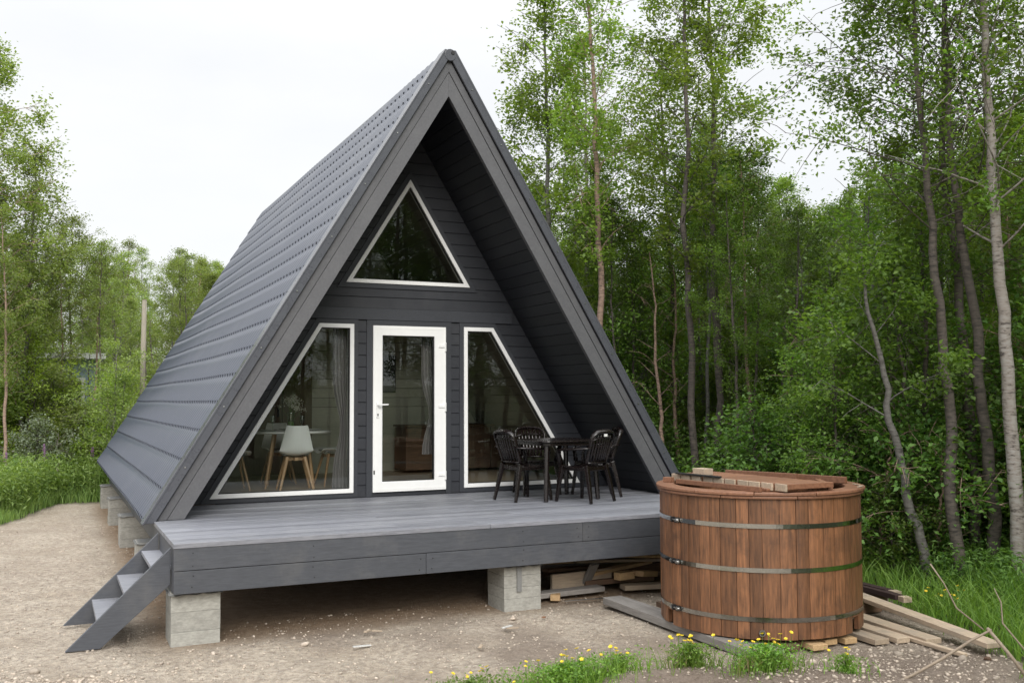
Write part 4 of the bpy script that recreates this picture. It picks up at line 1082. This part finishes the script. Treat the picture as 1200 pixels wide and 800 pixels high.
# the trees that can be told apart
solo = [
 ('tall', 0, 3.95, 3.2, 1.12, 'slim birch with pinkish peeling trunk rising just right of the cabin roof', 'bark_pink', 'leafT'),
 ('tall', 1, 4.80, 1.75, 1.06, 'left one of two close straight trunks rising behind the hot tub', 'bark_dark', 'leafT'),
 ('tall', 2, 5.12, 1.86, 1.10, 'right one of two close straight trunks rising behind the hot tub', 'bark_dark', 'leafT'),
 ('full', 0, 3.95, 4.9, 1.26, 'tall bright birch with the leftmost crown above the right roof slope', 'bark_grey', 'leafT'),
 ('tall', 3, 4.9, 5.6, .98, 'airy birch with its crown between the bright birch and the twin trunks', 'bark_birch', 'leafT'),
 ('full', 1, 6.4, 4.6, 1.16, 'broad dense birch behind the twin trunks, right of the pink trunk', 'bark_dark', 'leafT'),
]
kinds = {'tall': T_tall, 'full': T_full, 'under': T_under, 'shrub': T_shrub, 'dead': T_dead, 'pole': T_pole}
used = []
for kd, vi, x, y, sc, lb, bk, lf in solo:
    place_tree(kinds[kd][vi], x, y, rt.uniform(0, 6.28), sc, lb, bark=bk, leaf=lf); used.append((x, y))
# trees with trunks of their own shape
def own(seed, x, y, path, label, bark, leafm, **kw):
    ms = make_tree_meshes(seed, path=path, **kw); used.append((x, y))
    return place_tree(ms, x, y, 0, 1, label, bark=bark, leaf=leafm)
own(601, 5.02, -3.50, [(0, 0, 0), (-.03, .02, 1.5), (-.10, .03, 3), (-.19, .04, 4.5), (-.26, .02, 6), (-.3, 0, 8.6)], 'stout pale birch trunk at the right edge of the wood, nearest to the yard', 'bark_birch', 'leafR', tr=.072, H=8.6, crown0=.40, R=1.7, nb=34, leaves=6000, gap=.45, leaf=.058)
own(602, 4.66, -2.70, [(0, 0, 0), (-.12, .05, .5), (-.27, .1, 1.0), (-.29, .1, 1.3), (-.45, .14, 1.9), (-.56, .12, 2.5), (-.78, .1, 3.1), (-.84, .1, 3.7)], 'grey lichen-covered trunk leaning left over the grass right of the tub', 'bark_grey', 'leafR', tr=.052, H=3.7, crown0=.45, R=.8, nb=9, leaves=2600, gap=.1, leaf=.060)
own(603, 4.78, -3.02, [(0, 0, 0), (-.10, .05, .7), (-.12, .05, 1.3), (-.02, .1, 1.9), (-.10, .1, 2.5), (-.22, .1, 3.3), (-.25, .1, 4.2), (-.42, .1, 5.6), (-.5, 0, 7.2)], 'dark kinked trunk with a bare orange split, third from the right edge', 'bark_dark', 'leafR', tr=.062, H=7.2, crown0=.52, R=1.5, nb=30, leaves=6200, gap=.25, leaf=.060)
own(604, 5.6, -2.5, [(0, 0, 0), (.03, .05, 1.2), (-.05, .05, 2.4), (-.10, .1, 3.6), (-.28, .1, 4.8), (-.2, .1, 6.2), (-.25, 0, 8.6)], 'dark straight trunk behind the kinked one, its top in a thick crown', 'bark_dark', 'leafR', tr=.062, H=8.6, crown0=.42, R=1.6, nb=38, leaves=8000, gap=.22, leaf=.060)
own(605, 5.15, -2.95 - .1, [(0, 0, 0), (.06, .0, .8), (.0, .05, 1.8), (-.04, .05, 2.7), (-.2, .1, 3.9), (-.35, .1, 5.0), (-.4, 0, 7.6)], 'dark trunk just left of the stout pale birch', 'bark_dark', 'leafR', tr=.066, H=7.6, crown0=.5, R=1.6, nb=32, leaves=7000, gap=.2, leaf=.060)
own(606, 5.75, -.55, [(0, 0, 0), (-.03, .0, .9), (.05, .05, 1.8), (.06, .05, 2.6), (.18, .1, 3.4), (.25, .1, 4.2), (.3, 0, 5.0)], 'thin pale grey crooked trunk standing right behind the tub', 'bark_grey', 'leafR', tr=.040, H=5.0, crown0=.72, R=.9, nb=12, leaves=1500, gap=.3, leaf=.066)
own(607, 6.9, 2.4, [(0, 0, 0), (.1, .0, 1.2), (.28, .05, 2.4), (.42, .05, 3.6), (.5, 0, 5.0)], 'thin slanting dark trunk between the twin trunks and the crooked grey one', 'bark_dark', 'leafR', tr=.038, H=5.0, crown0=.7, R=.9, nb=12, leaves=1500, gap=.3, leaf=.066)
own(608, 5.75, -.95, [(0, 0, 0), (.35, .0, .7), (.8, .05, 1.5), (1.15, .05, 2.2)], 'bare pole leaning steeply to the right just behind the tub', 'bark_grey', 'leafR', tr=.032, H=2.2, crown0=.8, R=.3, nb=4, leaves=60)
own(609, 6.1, -1.25, [(0, 0, 0), (.35, .0, .5), (.85, .05, 1.1), (1.4, .05, 1.75)], 'second leaning bare pole behind the tub, lower than the first', 'bark_grey', 'leafR', tr=.036, H=1.75, crown0=.8, R=.3, nb=4, leaves=60)
own(610, 6.2, -.9, [(0, 0, 0), (-.1, .0, 1.1), (-.28, .05, 2.4), (-.45, .05, 3.4), (-.55, .0, 4.6)], 'pale lichen-grey trunk leaning left behind the lichen-covered one', 'bark_grey', 'leafR', tr=.06, H=4.6, crown0=.7, R=.8, nb=10, leaves=900, gap=.4)

def free(x, y, dmin):
    if -4.2 < x < 4.0 and -3 < y < 12.2: return False
    if (x - TX) ** 2 + (y - TY) ** 2 < 2.2: return False
    return all((x - a) ** 2 + (y - b) ** 2 > dmin * dmin for a, b in used)

HT = {'pole': 8.6, 'tall': 9.4, 'full': 7.6, 'under': 4.2, 'shrub': 1.9, 'dead': 5.5}
def skyline(k):   # how steeply the top of the wood rises, seen from the yard
    if k > -.06: return float(np.interp(k, [-.05, .05, .12, .16, .20, .24, .27, .31, .345, .37, .45, .6], [.20, .27, .22, .19, .27, .25, .22, .205, .20, .25, .30, .32]))
    return _sky_left(k)
def _sky_left(k):   # how steeply the wood's top rises, seen from the yard: a low gap between two tall stands
    return float(np.interp(k, [-.60, -.52, -.46, -.42, -.34, -.30, -.05, .10, .24, .27, .31, .345, .37, .45, .6], [.27, .27, .25, .155, .15, .135, .12, .36, .36, .25, .20, .19, .34, .45, .5]))
def scatter(n, dr, kr, kindw, dmin, group, labels, leaf, scr=(.85, 1.15), cat='tree', name='birch_tree', region=None, seed=1, lim_fn=skyline):
    r_ = random.Random(seed); c = 0; tries = 0
    while c < n and tries < n * 60:
        tries += 1
        d = math.sqrt(r_.uniform(dr[0] ** 2, dr[1] ** 2)); k_ = r_.uniform(*kr); x, y = rp(d, k_)
        if not free(x, y, dmin) or veg(x, y) < .7 or (region and not region(x, y)): continue
        lim = (lim_fn(k_) * r_.uniform(.85, 1.08) * d + 2.1) if lim_fn else 99
        kd = r_.choice(kindw)
        if 'under' in labels and HT[kd] * scr[0] > lim and 'under' not in kindw and 'shrub' not in kindw and lim < 5.2: kd = 'under'
        vi = r_.randrange(len(kinds[kd])); used.append((x, y)); s_ = min(r_.uniform(*scr), lim / HT[kd])
        place_tree(kinds[kd][vi], x, y, r_.uniform(0, 6.28), s_, labels[kd], cat=cat, group=group, name=name,
                   bark=r_.choice(['bark_dark', 'bark_dark', 'bark_grey', 'bark_pink']), leaf=r_.choice(leaf)); c += 1
    return c
LB = {'tall': 'slender birch in the thick wood right of and behind the cabin', 'full': 'leafy birch in the thick wood right of and behind the cabin', 'under': 'leafy young tree between the trunks of the wood', 'dead': 'nearly bare thin stem among the trunks of the wood', 'shrub': 'leafy green shrub at the foot of the wood'}
right = lambda x, y: x > 4.4 + max(0, (-y - 2)) * .2
scatter(26, (11, 19), (.05, .62), ['pole', 'pole', 'dead'], .55, 'bare-trunked birches of the right wood', {'pole': 'thin birch with a long bare trunk in the wood right of the cabin', 'dead': 'crooked thin stem with hardly any leaves in the right wood'}, ['leafR', 'leafD'], (.7, 1.0), region=right, seed=22)
scatter(16, (10.5, 18), (.05, .60), ['full', 'tall', 'tall', 'dead'], .75, 'trees of the wood right of the cabin', LB, ['leafR', 'leafR', 'leafT'], (.66, .86), region=right, seed=2)
scatter(34, (16, 26), (-.02, .62), ['full', 'full', 'tall'], 1.0, 'trees of the wood right of the cabin', LB, ['leafR', 'leafT', 'leafD'], (.72, .98), region=right, seed=3)
scatter(46, (24, 44), (-.10, .66), ['full', 'full', 'tall'], 1.3, 'trees of the wood right of the cabin', LB, ['leafR', 'leafT', 'leafD'], (.85, 1.1), seed=4)
scatter(52, (10.6, 24), (.05, .64), ['under'], .6, 'young trees under the wood', dict(LB, under='leafy young tree under the tall birches, low in the wood'), ['leafS', 'leafR'], (.7, 1.15), cat='young tree', name='young_tree', region=right, seed=5)
scatter(90, (9.6, 18), (.08, .66), ['shrub'], .42, 'shrubs at the foot of the wood', LB, ['leafS', 'leafS', 'leafR'], (.6, 1.15), cat='shrub', name='shrub', region=lambda x, y: x > 4.45 + max(0, (-y - 2)) * .1 and not (y < -2.3 and x < 5.7), seed=6, lim_fn=None)

# left wood, haze put into its lighter leaf colour
LL = {'tall': 'slender haze-paled birch in the wood left of the cabin', 'full': 'leafy haze-paled birch in the wood left of the cabin', 'under': 'low haze-paled birch among the taller ones left of the cabin'}
for ms, x, y, rz, sc, lb in ((T_full[2], -5.30, 14.0, 1.2, 1.34, 'tallest pale birch at the left edge, its top reaching above the others'),
                             (T_tall[0], -5.0, 12.8, 4.0, .66, 'birch with a thin pinkish trunk in front of the tallest left birch'),
                             (T_full[3], -4.55, 16.6, 3.0, .98, 'bushy pale birch right behind the tallest left birch'),
                             (T_full[0], -5.9, 15.5, 5.0, 1.22, 'bushy pale birch half cut off by the left edge'),
                             (T_tall[2], -3.9, 15.6, 2.0, .60, 'slim pale birch left of the wooden pole')):
    place_tree(ms, x, y, rz, sc, lb, bark='bark_pink', leaf='leafL'); used.append((x, y))
place_tree(T_full[1], -4.72, 14.9, .7, 1.06, 'pale birch touching the right side of the tallest left birch', bark='bark_grey', leaf='leafL')
place_tree(T_under[0], -2.95, 12.5, 2.2, .80, 'young pale tree partly covering the wooden pole', cat='young tree', name='young_tree', bark='bark_grey', leaf='leafL')
left = lambda x, y: y > 11.6 + max(0, x + 4.6) * 1.5 and x < 4 and not (-9.2 < x < -.8 and 17.8 < y < 23.2)
scatter(14, (24, 31), (-.55, -.33), ['pole', 'dead'], .5, 'bare-trunked birches of the left wood', {'pole': 'thin birch with a long bare trunk in the wood left of the cabin', 'dead': 'crooked thin stem with hardly any leaves in the left wood'}, ['leafL'], (.6, .85), region=left, seed=23)
scatter(30, (25, 38), (-.58, -.28), ['full', 'under', 'full'], .75, 'trees of the wood left of the cabin', LL, ['leafL'], (.70, 1.0), region=left, seed=12)
scatter(40, (34, 60), (-.62, -.12), ['full', 'full', 'tall'], 1.4, 'trees of the wood left of the cabin', LL, ['leafL'], (.9, 1.3), seed=13)
LY = {'under': 'young lime or pale-green tree at the foot of the left wood', 'shrub': 'lime or grey-green shrub at the foot of the left wood'}
scatter(18, (23.2, 32), (-.55, -.36), ['under'], .6, 'young trees of the left wood', LY, ['leafL', 'leafY'], (.5, .8), cat='young tree', name='young_tree', region=left, seed=14)
scatter(16, (22.8, 28), (-.55, -.36), ['shrub'], .45, 'shrubs of the left wood', LY, ['leafY', 'leafL', 'leafL'], (.6, 1.1), cat='shrub', name='shrub', region=left, seed=15)
place_tree(T_shrub[1], -4.45, 13.3, 1, .9, 'silvery grey-green shrub above the tall weeds left of the cabin', cat='shrub', name='shrub', bark='bark_dark', leaf='leafG')
place_tree(T_under[1], -4.6, 15.0, 1, .95, 'young tree with bright lime green leaves left of the cabin', cat='young tree', name='young_tree', bark='bark_dark', leaf='leafY')
# wood on the near side of the clearing, opposite the porch (seen in the window panes)
r_ = random.Random(40)
for i in range(60):
    a = R_(-90 + 100 * (i + r_.random()) / 60); d = 15 + 10 * r_.random() ** .8
    x, y = 1 + math.cos(a) * d, 1.4 + math.sin(a) * d
    if x - (y + 10.7) * 1.1 > 12 and y > -6: continue
    kd = r_.choice(['full', 'full', 'tall'])
    place_tree(kinds[kd][r_.randrange(4)], x, y, r_.uniform(0, 6), r_.uniform(1.2, 1.7), 'leafy birch on the near side of the clearing, mirrored in the window panes', group='birches facing the porch', leaf='leafR')

# utility pole and the building behind the left wood
pl = thing('utility_pole', 'bare grey wooden pole rising behind the left roof slope', 'pole', (-2.3, 12.75, 0))
MB().tube([(-2.3, 12.75, -.1), (-2.31, 12.75, 2.2), (-2.29, 12.75, 4.32)], [.062, .058, .052], 12).build('shaft', M['pole'], pl, smooth=True)
m = MB(); m.tube([(-2.29, 12.75, 4.321), (-2.29, 12.75, 4.335)], .055, 12); m.build('cap', M['pole'], pl)
b = thing('distant_building', 'blue-grey building with white window frames behind the left trees', 'building', (-4.4, 19.5, 0))
MB().box(-8.4, -3.0, 18.5, 22, 0, 3.2).build('wall', M['facade_blue'], b)
MB().box(-8.7, -2.8, 18.2, 22.3, 3.205, 3.36).build('roof', M['white'], b)
for x0, x1 in ((-5.9, -4.75), (-4.4, -3.3)):
    w = MB().ring([(x0, .7), (x1, .7), (x1, 2.7), (x0, 2.7)], [(x0 + .09, .79), (x1 - .09, .79), (x1 - .09, 2.61), (x0 + .09, 2.61)], 18.4, 18.495).build('window', M['white'], b)
    MB().box(x0 + .09, x1 - .09, 18.46, 18.49, .79, 2.61).build('pane', M['black'], w)
    MB().box(x0 + .09, x1 - .09, 18.42, 18.455, 1.72, 1.80).build('transom', M['white'], w)

# ------------------------------------------------------------------ grass, weeds, flowers
def blades(x, y, h, w, rg, bend=.45, zoff=None):
    n = len(x); a = rg.uniform(0, 2 * PI, n); b = rg.uniform(0, 2 * PI, n); bd = h * bend * rg.uniform(.2, 1.2, n)
    z0 = (height(x, y) if zoff is None else zoff) - .01
    wx, wy = np.cos(a) * w * .5, np.sin(a) * w * .5; V = np.zeros((n, 7, 3))
    for k_, (t, ww) in enumerate(((0, 1), (.45, .85), (.8, .5))):
        cx_ = x + np.cos(b) * bd * t ** 2; cy_ = y + np.sin(b) * bd * t ** 2; cz_ = z0 + h * (t - .18 * bend * t ** 3)
        V[:, 2 * k_] = np.stack([cx_ - wx * ww, cy_ - wy * ww, cz_], -1); V[:, 2 * k_ + 1] = np.stack([cx_ + wx * ww, cy_ + wy * ww, cz_], -1)
    V[:, 6] = np.stack([x + np.cos(b) * bd, y + np.sin(b) * bd, z0 + h * (1 - .18 * bend)], -1)
    f = np.array([[0, 1, 3], [0, 3, 2], [2, 3, 5], [2, 5, 4], [4, 5, 6]])
    F_ = (f[None] + (np.arange(n) * 7)[:, None, None]).reshape(-1, 3)
    return V.reshape(-1, 3), F_
def grass_obj(name, n, xr, yr, hr, w, mat, label, seed, cond=None, bend=.45, clump=1.2):
    rg = np.random.default_rng(seed); x = rg.uniform(*xr, n); y = rg.uniform(*yr, n)
    dn = veg(x, y) * (.45 + 1.1 * (vnoise(x, y, clump, 20) + .5)); k_ = rg.random(n) < dn
    if cond is not None: k_ &= cond(x, y)
    x, y = x[k_], y[k_]; h = rg.uniform(*hr, len(x)) * (.6 + .8 * (vnoise(x, y, 1.6, 21) + .5))
    V, F = blades(x, y, h, w * rg.uniform(.6, 1.3, len(x)), rg, bend)
    o = link_mesh(name, np_mesh(name, V, F), M[mat]); return tag(o, label, 'grass', kind='stuff')
grass_obj('grass', 70000, (2.2, 9.5), (-6.5, 3.5), (.10, .30), .008, 'grass', 'green grass growing between the yard and the right wood', 31, bend=.7)
grass_obj('grass', 22000, (2.2, 9.5), (-6.5, 3.5), (.35, .62), .010, 'grass', 'long arching grass at the foot of the right wood', 32, cond=lambda x, y: x > 3.9 + .45 * (y + 2.5), bend=1.0, clump=.9)
grass_obj('grass', 60000, (-9, -2.6), (7.2, 16), (.12, .34), .012, 'grassL', 'bright short grass along the left edge of the yard', 33, bend=.6)
# tall leafy weeds, left
def weeds(name, n, xr, yr, hr, mat, label, seed, cond, leafsize=.10, per=16):
    rg = np.random.default_rng(seed); x = rg.uniform(*xr, n); y = rg.uniform(*yr, n); k_ = (veg(x, y) > .85) & cond(x, y); x, y = x[k_], y[k_]; n = len(x)
    h = rg.uniform(*hr, n); lx, ly = rg.normal(0, .08, n), rg.normal(0, .08, n); paths = []
    V1, F1 = blades(x, y, h, .012, rg, .15)
    t = rg.random((n, per)) ** .8; C = np.stack([x[:, None] + lx[:, None] * t, y[:, None] + ly[:, None] * t, height(x, y)[:, None] + h[:, None] * (.12 + .85 * t)], -1)
    C += rg.normal(0, .055, C.shape); C = C.reshape(-1, 3)
    V2, F2 = leaves_np(C, leafsize, rg, aspect=.32)
    tri = np.concatenate([F2[:, [0, 1, 2]], F2[:, [0, 2, 3]]]) + len(V1)
    o = link_mesh(name, np_mesh(name, np.concatenate([V1, V2]), np.concatenate([F1, tri])), M[mat]); return tag(o, label, 'weeds', kind='stuff')
weeds('weeds', 5200, (-9, -2.8), (8.5, 15), (.55, 1.05), 'grassL', 'tall leafy weeds along the left wood', 51, lambda x, y: y > 9.6 + 2.2 * np.maximum(-5, (x + 4.5)) * .6)
weeds('weeds', 5200, (3.6, 9), (-5.5, 4), (.25, .60), 'leafS', 'leafy undergrowth at the foot of the right wood', 52, lambda x, y: (x > 4.5 + .25 * np.minimum(0, y + 2.5)), leafsize=.075)
# fireweed
fw0 = None
r_ = random.Random(8)
for i in range(8):
    x = -5.0 + 1.9 * r_.random(); y = 10.9 + (x + 4.8) * 1.0 + r_.uniform(-.2, .9) + max(0, (x + 4.0)) * .9
    if fw0 is None:
        fw0 = thing('fireweed', 'upright fireweed with purple flower spike in the weeds left of the cabin', 'plant', (0, 0, 0), 'fireweeds in the left weeds')
        m = MB(); m.tube([(0, 0, 0), (.02, 0, .6), (.03, .01, 1.28)], [.007, .006, .003], 5)
        for q in range(34):
            a = q * 2.4; z = .15 + q * .021; m.add([(0.01, 0, z), (math.cos(a) * .07 - math.sin(a) * .008, math.sin(a) * .07 + math.cos(a) * .008, z + .02), (math.cos(a) * .13, math.sin(a) * .13, z - .01), (math.cos(a) * .07 + math.sin(a) * .008, math.sin(a) * .07 - math.cos(a) * .008, z + .02)], [(0, 1, 2, 3)])
        m.build('stem', M['grassL'], fw0, absolute=False)
        m = MB(); rq = random.Random(2)
        for q in range(60):
            z = .92 + .34 * rq.random(); a = rq.uniform(0, 6.28); w_ = .045 * (1.3 - (z - .92) / .34); m.obox((.025 + math.cos(a) * w_, math.sin(a) * w_, z), (.020, .020, .006), Matrix.Rotation(rq.random() * 3, 3, 'X') @ Matrix.Rotation(a, 3, 'Z'))
        m.tube([(.025, 0, .90), (.028, 0, 1.27)], .012, 5); m.build('flower_spike', M['purple'], fw0, absolute=False); o = fw0
    else: o = copy_tree(fw0)
    o.location = (x, y, float(height(x, y))); o.rotation_euler = (r_.uniform(-.1, .1), r_.uniform(-.1, .1), r_.uniform(0, 6)); s_ = r_.uniform(.6, .95); o.scale = (s_, s_, s_)

# flowering clumps near the bottom edge
def clump(x, y, r, hgt, nbl, nfl, label, seed, straw=0):
    rg = np.random.default_rng(seed); t = thing('flowering_clump', label, 'plant', (x, y, float(height(x, y))), 'yellow-flowered clumps on the gravel')
    off = Vector(t.location)
    def disc(n, rr_): a = rg.uniform(0, 2 * PI, n); q = rr_ * np.abs(rg.normal(0, .55, n)); return x + np.cos(a) * q * 1.25, y + np.sin(a) * q * .75
    bx, by = disc(nbl, r); V, F = blades(bx, by, rg.uniform(.4, 1, nbl) * hgt, .006, rg, .8)
    o = link_mesh('foliage', np_mesh('foliage', V - np.array(off), F), M['grass'], t)
    n = nbl // 2; bx, by = disc(n * 6, r * .85); z = height(bx, by) + rg.random(n * 6) * hgt * .75 + .01
    V, F = leaves_np(np.stack([bx, by, z], -1), .028, rg, aspect=.5); link_mesh('leaves', np_mesh('leaves', V - np.array(off), F), M['grass'], t)
    if straw:
        bx, by = disc(straw, r * .5); bx = bx - r * .5; V, F = blades(bx, by, rg.uniform(.5, 1, straw) * hgt, .005, rg, .9)
        link_mesh('dry_foliage', np_mesh('dry_foliage', V - np.array(off), F), M['straw'], t)
    fx, fy = disc(nfl, r)
    for a, b_ in zip(fx, fy):
        zt_ = float(height(a, b_)) + hgt * rg.uniform(.75, 1.15); m = MB()
        q = .009 * rg.uniform(.8, 1.2); rot = Matrix.Rotation(rg.uniform(-.6, .6), 3, 'X') @ Matrix.Rotation(rg.uniform(-.6, .6), 3, 'Y')
        for p_ in range(5):
            a2 = p_ * 2 * PI / 5; c_ = Vector((math.cos(a2) * q, math.sin(a2) * q, .003)); m.obox(Vector((a, b_, zt_)) + rot @ c_, (q * 1.1, q * 1.1, .0025), rot @ Matrix.Rotation(a2, 3, 'Z') @ Matrix.Rotation(-.35, 3, 'Y'))
        m.obox((a, b_, zt_ + .002), (q * .8, q * .8, .006), rot)
        f_ = m.build('flower', M['yellow'], t)
        m = MB(); m.tube([(a + .01, b_, zt_ - hgt * .7), (a, b_, zt_)], .0016, 4); m.build('stalk', M['grass'], f_, absolute=True)
    return t
clump(-1.50, -4.20, .34, .20, 420, 8, 'low grassy clump with few yellow flowers, leftmost at the bottom edge', 1, 120)
clump(-.84, -4.36, .50, .24, 1000, 14, 'widest grassy clump with yellow flowers at the bottom edge', 2, 80)
clump(-.32, -4.22, .20, .18, 220, 6, 'small flower clump between the widest clump and the soil mound', 3)
clump(.12, -4.54, .23, .22, 280, 14, 'round clump of yellow flowers behind the dark soil mound', 4, 30)
clump(.60, -4.80, .30, .24, 480, 18, 'bushy clump with many yellow flowers in front of the tub', 5, 40)
clump(1.08, -5.12, .17, .16, 110, 4, 'tiny green plant with few flowers on the soil right of the mound', 6)
clump(3.75, -3.65, .35, .22, 160, 14, 'yellow flowers growing in the grass right of the longest plank', 7)

# dry branches at the lower right
br = thing('dry_branch', 'bare pale branch arching up from the lower right corner, broken at its bend', 'branch', (1.9, -5.45, 0))
def T3(pts, rad, nm): MB().tube(pts, rad, 8).build(nm, M['twig'], br, smooth=True)
T3([(1.30, -5.30, .03), (1.55, -5.28, .07), (1.76, -5.36, .18), (1.98, -5.44, .31), (2.12, -5.50, .385)], [.009, .011, .011, .010, .008], 'bough')
T3([(2.10, -5.48, .395), (2.20, -5.60, .20), (2.26, -5.72, .02)], [.013, .013, .014], 'bough')
T3([(2.07, -5.47, .385), (1.95, -5.34, .53), (1.90, -5.28, .70), (1.85, -5.20, .84)], [.006, .0055, .005, .006], 'twig')
br2 = thing('dry_branch', 'thin bare branch standing upright at the bottom right corner', 'branch', (2.45, -5.6, 0))
MB().tube([(2.48, -5.72, 0), (2.36, -5.62, .20), (2.24, -5.50, .42), (2.28, -5.46, .56), (2.26, -5.42, .66)], [.008, .007, .006, .005, .003], 7).build('stem', M['twig'], br2, smooth=True)
MB().tube([(2.34, -5.60, .24), (2.44, -5.70, .12), (2.50, -5.78, .0)], [.005, .005, .005], 6).build('twig', M['twig'], br2, smooth=True)

# ------------------------------------------------------------------ sky, sun, camera
w = bpy.data.worlds.new('World'); scene.world = w; w.use_nodes = True; nt = w.node_tree; nt.nodes.clear()
sun_dir = Vector((-.16, -.80, .54)).normalized()
sky = N(nt, 'ShaderNodeTexSky', sky_type='NISHITA'); sky.sun_disc = False; sky.sun_elevation = math.asin(sun_dir.z); sky.sun_rotation = math.atan2(sun_dir.x, sun_dir.y)
tc = N(nt, 'ShaderNodeTexCoord'); mp = N(nt, 'ShaderNodeMapping'); mp.inputs['Scale'].default_value = (1.2, 1.2, 3.2); L(nt, tc.outputs['Generated'], mp.inputs['Vector'])
nz = N(nt, 'ShaderNodeTexNoise'); nz.inputs['Scale'].default_value = 1.7; nz.inputs['Detail'].default_value = 7; nz.inputs['Roughness'].default_value = .55; L(nt, mp.outputs[0], nz.inputs['Vector'])
mr = N(nt, 'ShaderNodeMapRange'); mr.inputs[1].default_value = .35; mr.inputs[2].default_value = .62; mr.inputs[3].default_value = .88; mr.inputs[4].default_value = .99; L(nt, nz.outputs['Fac'], mr.inputs[0])
mx = N(nt, 'ShaderNodeMix', data_type='RGBA'); L(nt, sky.outputs[0], mx.inputs[6])
# overcast luminance: brighter overhead than near the horizon
sx = N(nt, 'ShaderNodeSeparateXYZ'); L(nt, tc.outputs['Generated'], sx.inputs[0])
mz = N(nt, 'ShaderNodeMapRange', interpolation_type='SMOOTHSTEP'); mz.inputs[1].default_value = .30; mz.inputs[2].default_value = 1.0; mz.inputs[3].default_value = 1.0; mz.inputs[4].default_value = 2.7; L(nt, sx.outputs[2], mz.inputs[0])
cs = N(nt, 'ShaderNodeVectorMath', operation='SCALE'); cs.inputs[0].default_value = (9.05, 9.15, 9.25); L(nt, mz.outputs[0], cs.inputs['Scale']); L(nt, cs.outputs[0], mx.inputs[7]); L(nt, mr.outputs[0], mx.inputs[0])
bg = N(nt, 'ShaderNodeBackground'); bg.inputs['Strength'].default_value = .112; L(nt, mx.outputs[2], bg.inputs['Color'])
wo = N(nt, 'ShaderNodeOutputWorld'); L(nt, bg.outputs[0], wo.inputs[0])
sl = bpy.data.lights.new('sun', 'SUN'); sl.energy = 2.7; sl.angle = R_(32); sl.color = (1, .97, .92)
so = bpy.data.objects.new('sun', sl); col.objects.link(so); so.rotation_euler = sun_dir.to_track_quat('Z', 'Y').to_euler(); so.location = (-10, -10, 20)

cd = bpy.data.cameras.new('camera'); cam = bpy.data.objects.new('camera', cd); col.objects.link(cam); scene.camera = cam
cd.sensor_width = 36; cd.lens = 1156.2134 / 1200 * 36; cd.clip_end = 3000; cd.clip_start = .05
cam.location = (CAMX, CAMY, 2.0975)
yaw, pitch, roll = .4390, .0574, -.0041
Fv = Vector((math.sin(yaw) * math.cos(pitch), math.cos(yaw) * math.cos(pitch), math.sin(pitch)))
Rv = Vector((math.cos(yaw), -math.sin(yaw), 0)); Uv = Rv.cross(Fv)
R2v = Rv * math.cos(roll) + Uv * math.sin(roll); U2v = Uv * math.cos(roll) - Rv * math.sin(roll)
cam.rotation_euler = Matrix((R2v, U2v, -Fv)).transposed().to_euler()
cd.dof.use_dof = False

scene.view_settings.view_transform = 'Standard'; scene.view_settings.look = 'None'; scene.view_settings.exposure = 0
scene.cycles.use_denoising = True; scene.cycles.denoiser = 'OPENIMAGEDENOISE'
scene.cycles.max_bounces = 7; scene.cycles.diffuse_bounces = 3; scene.cycles.transmission_bounces = 6; scene.cycles.transparent_max_bounces = 12; scene.cycles.glossy_bounces = 4
scene.cycles.caustics_reflective = False; scene.cycles.caustics_refractive = False
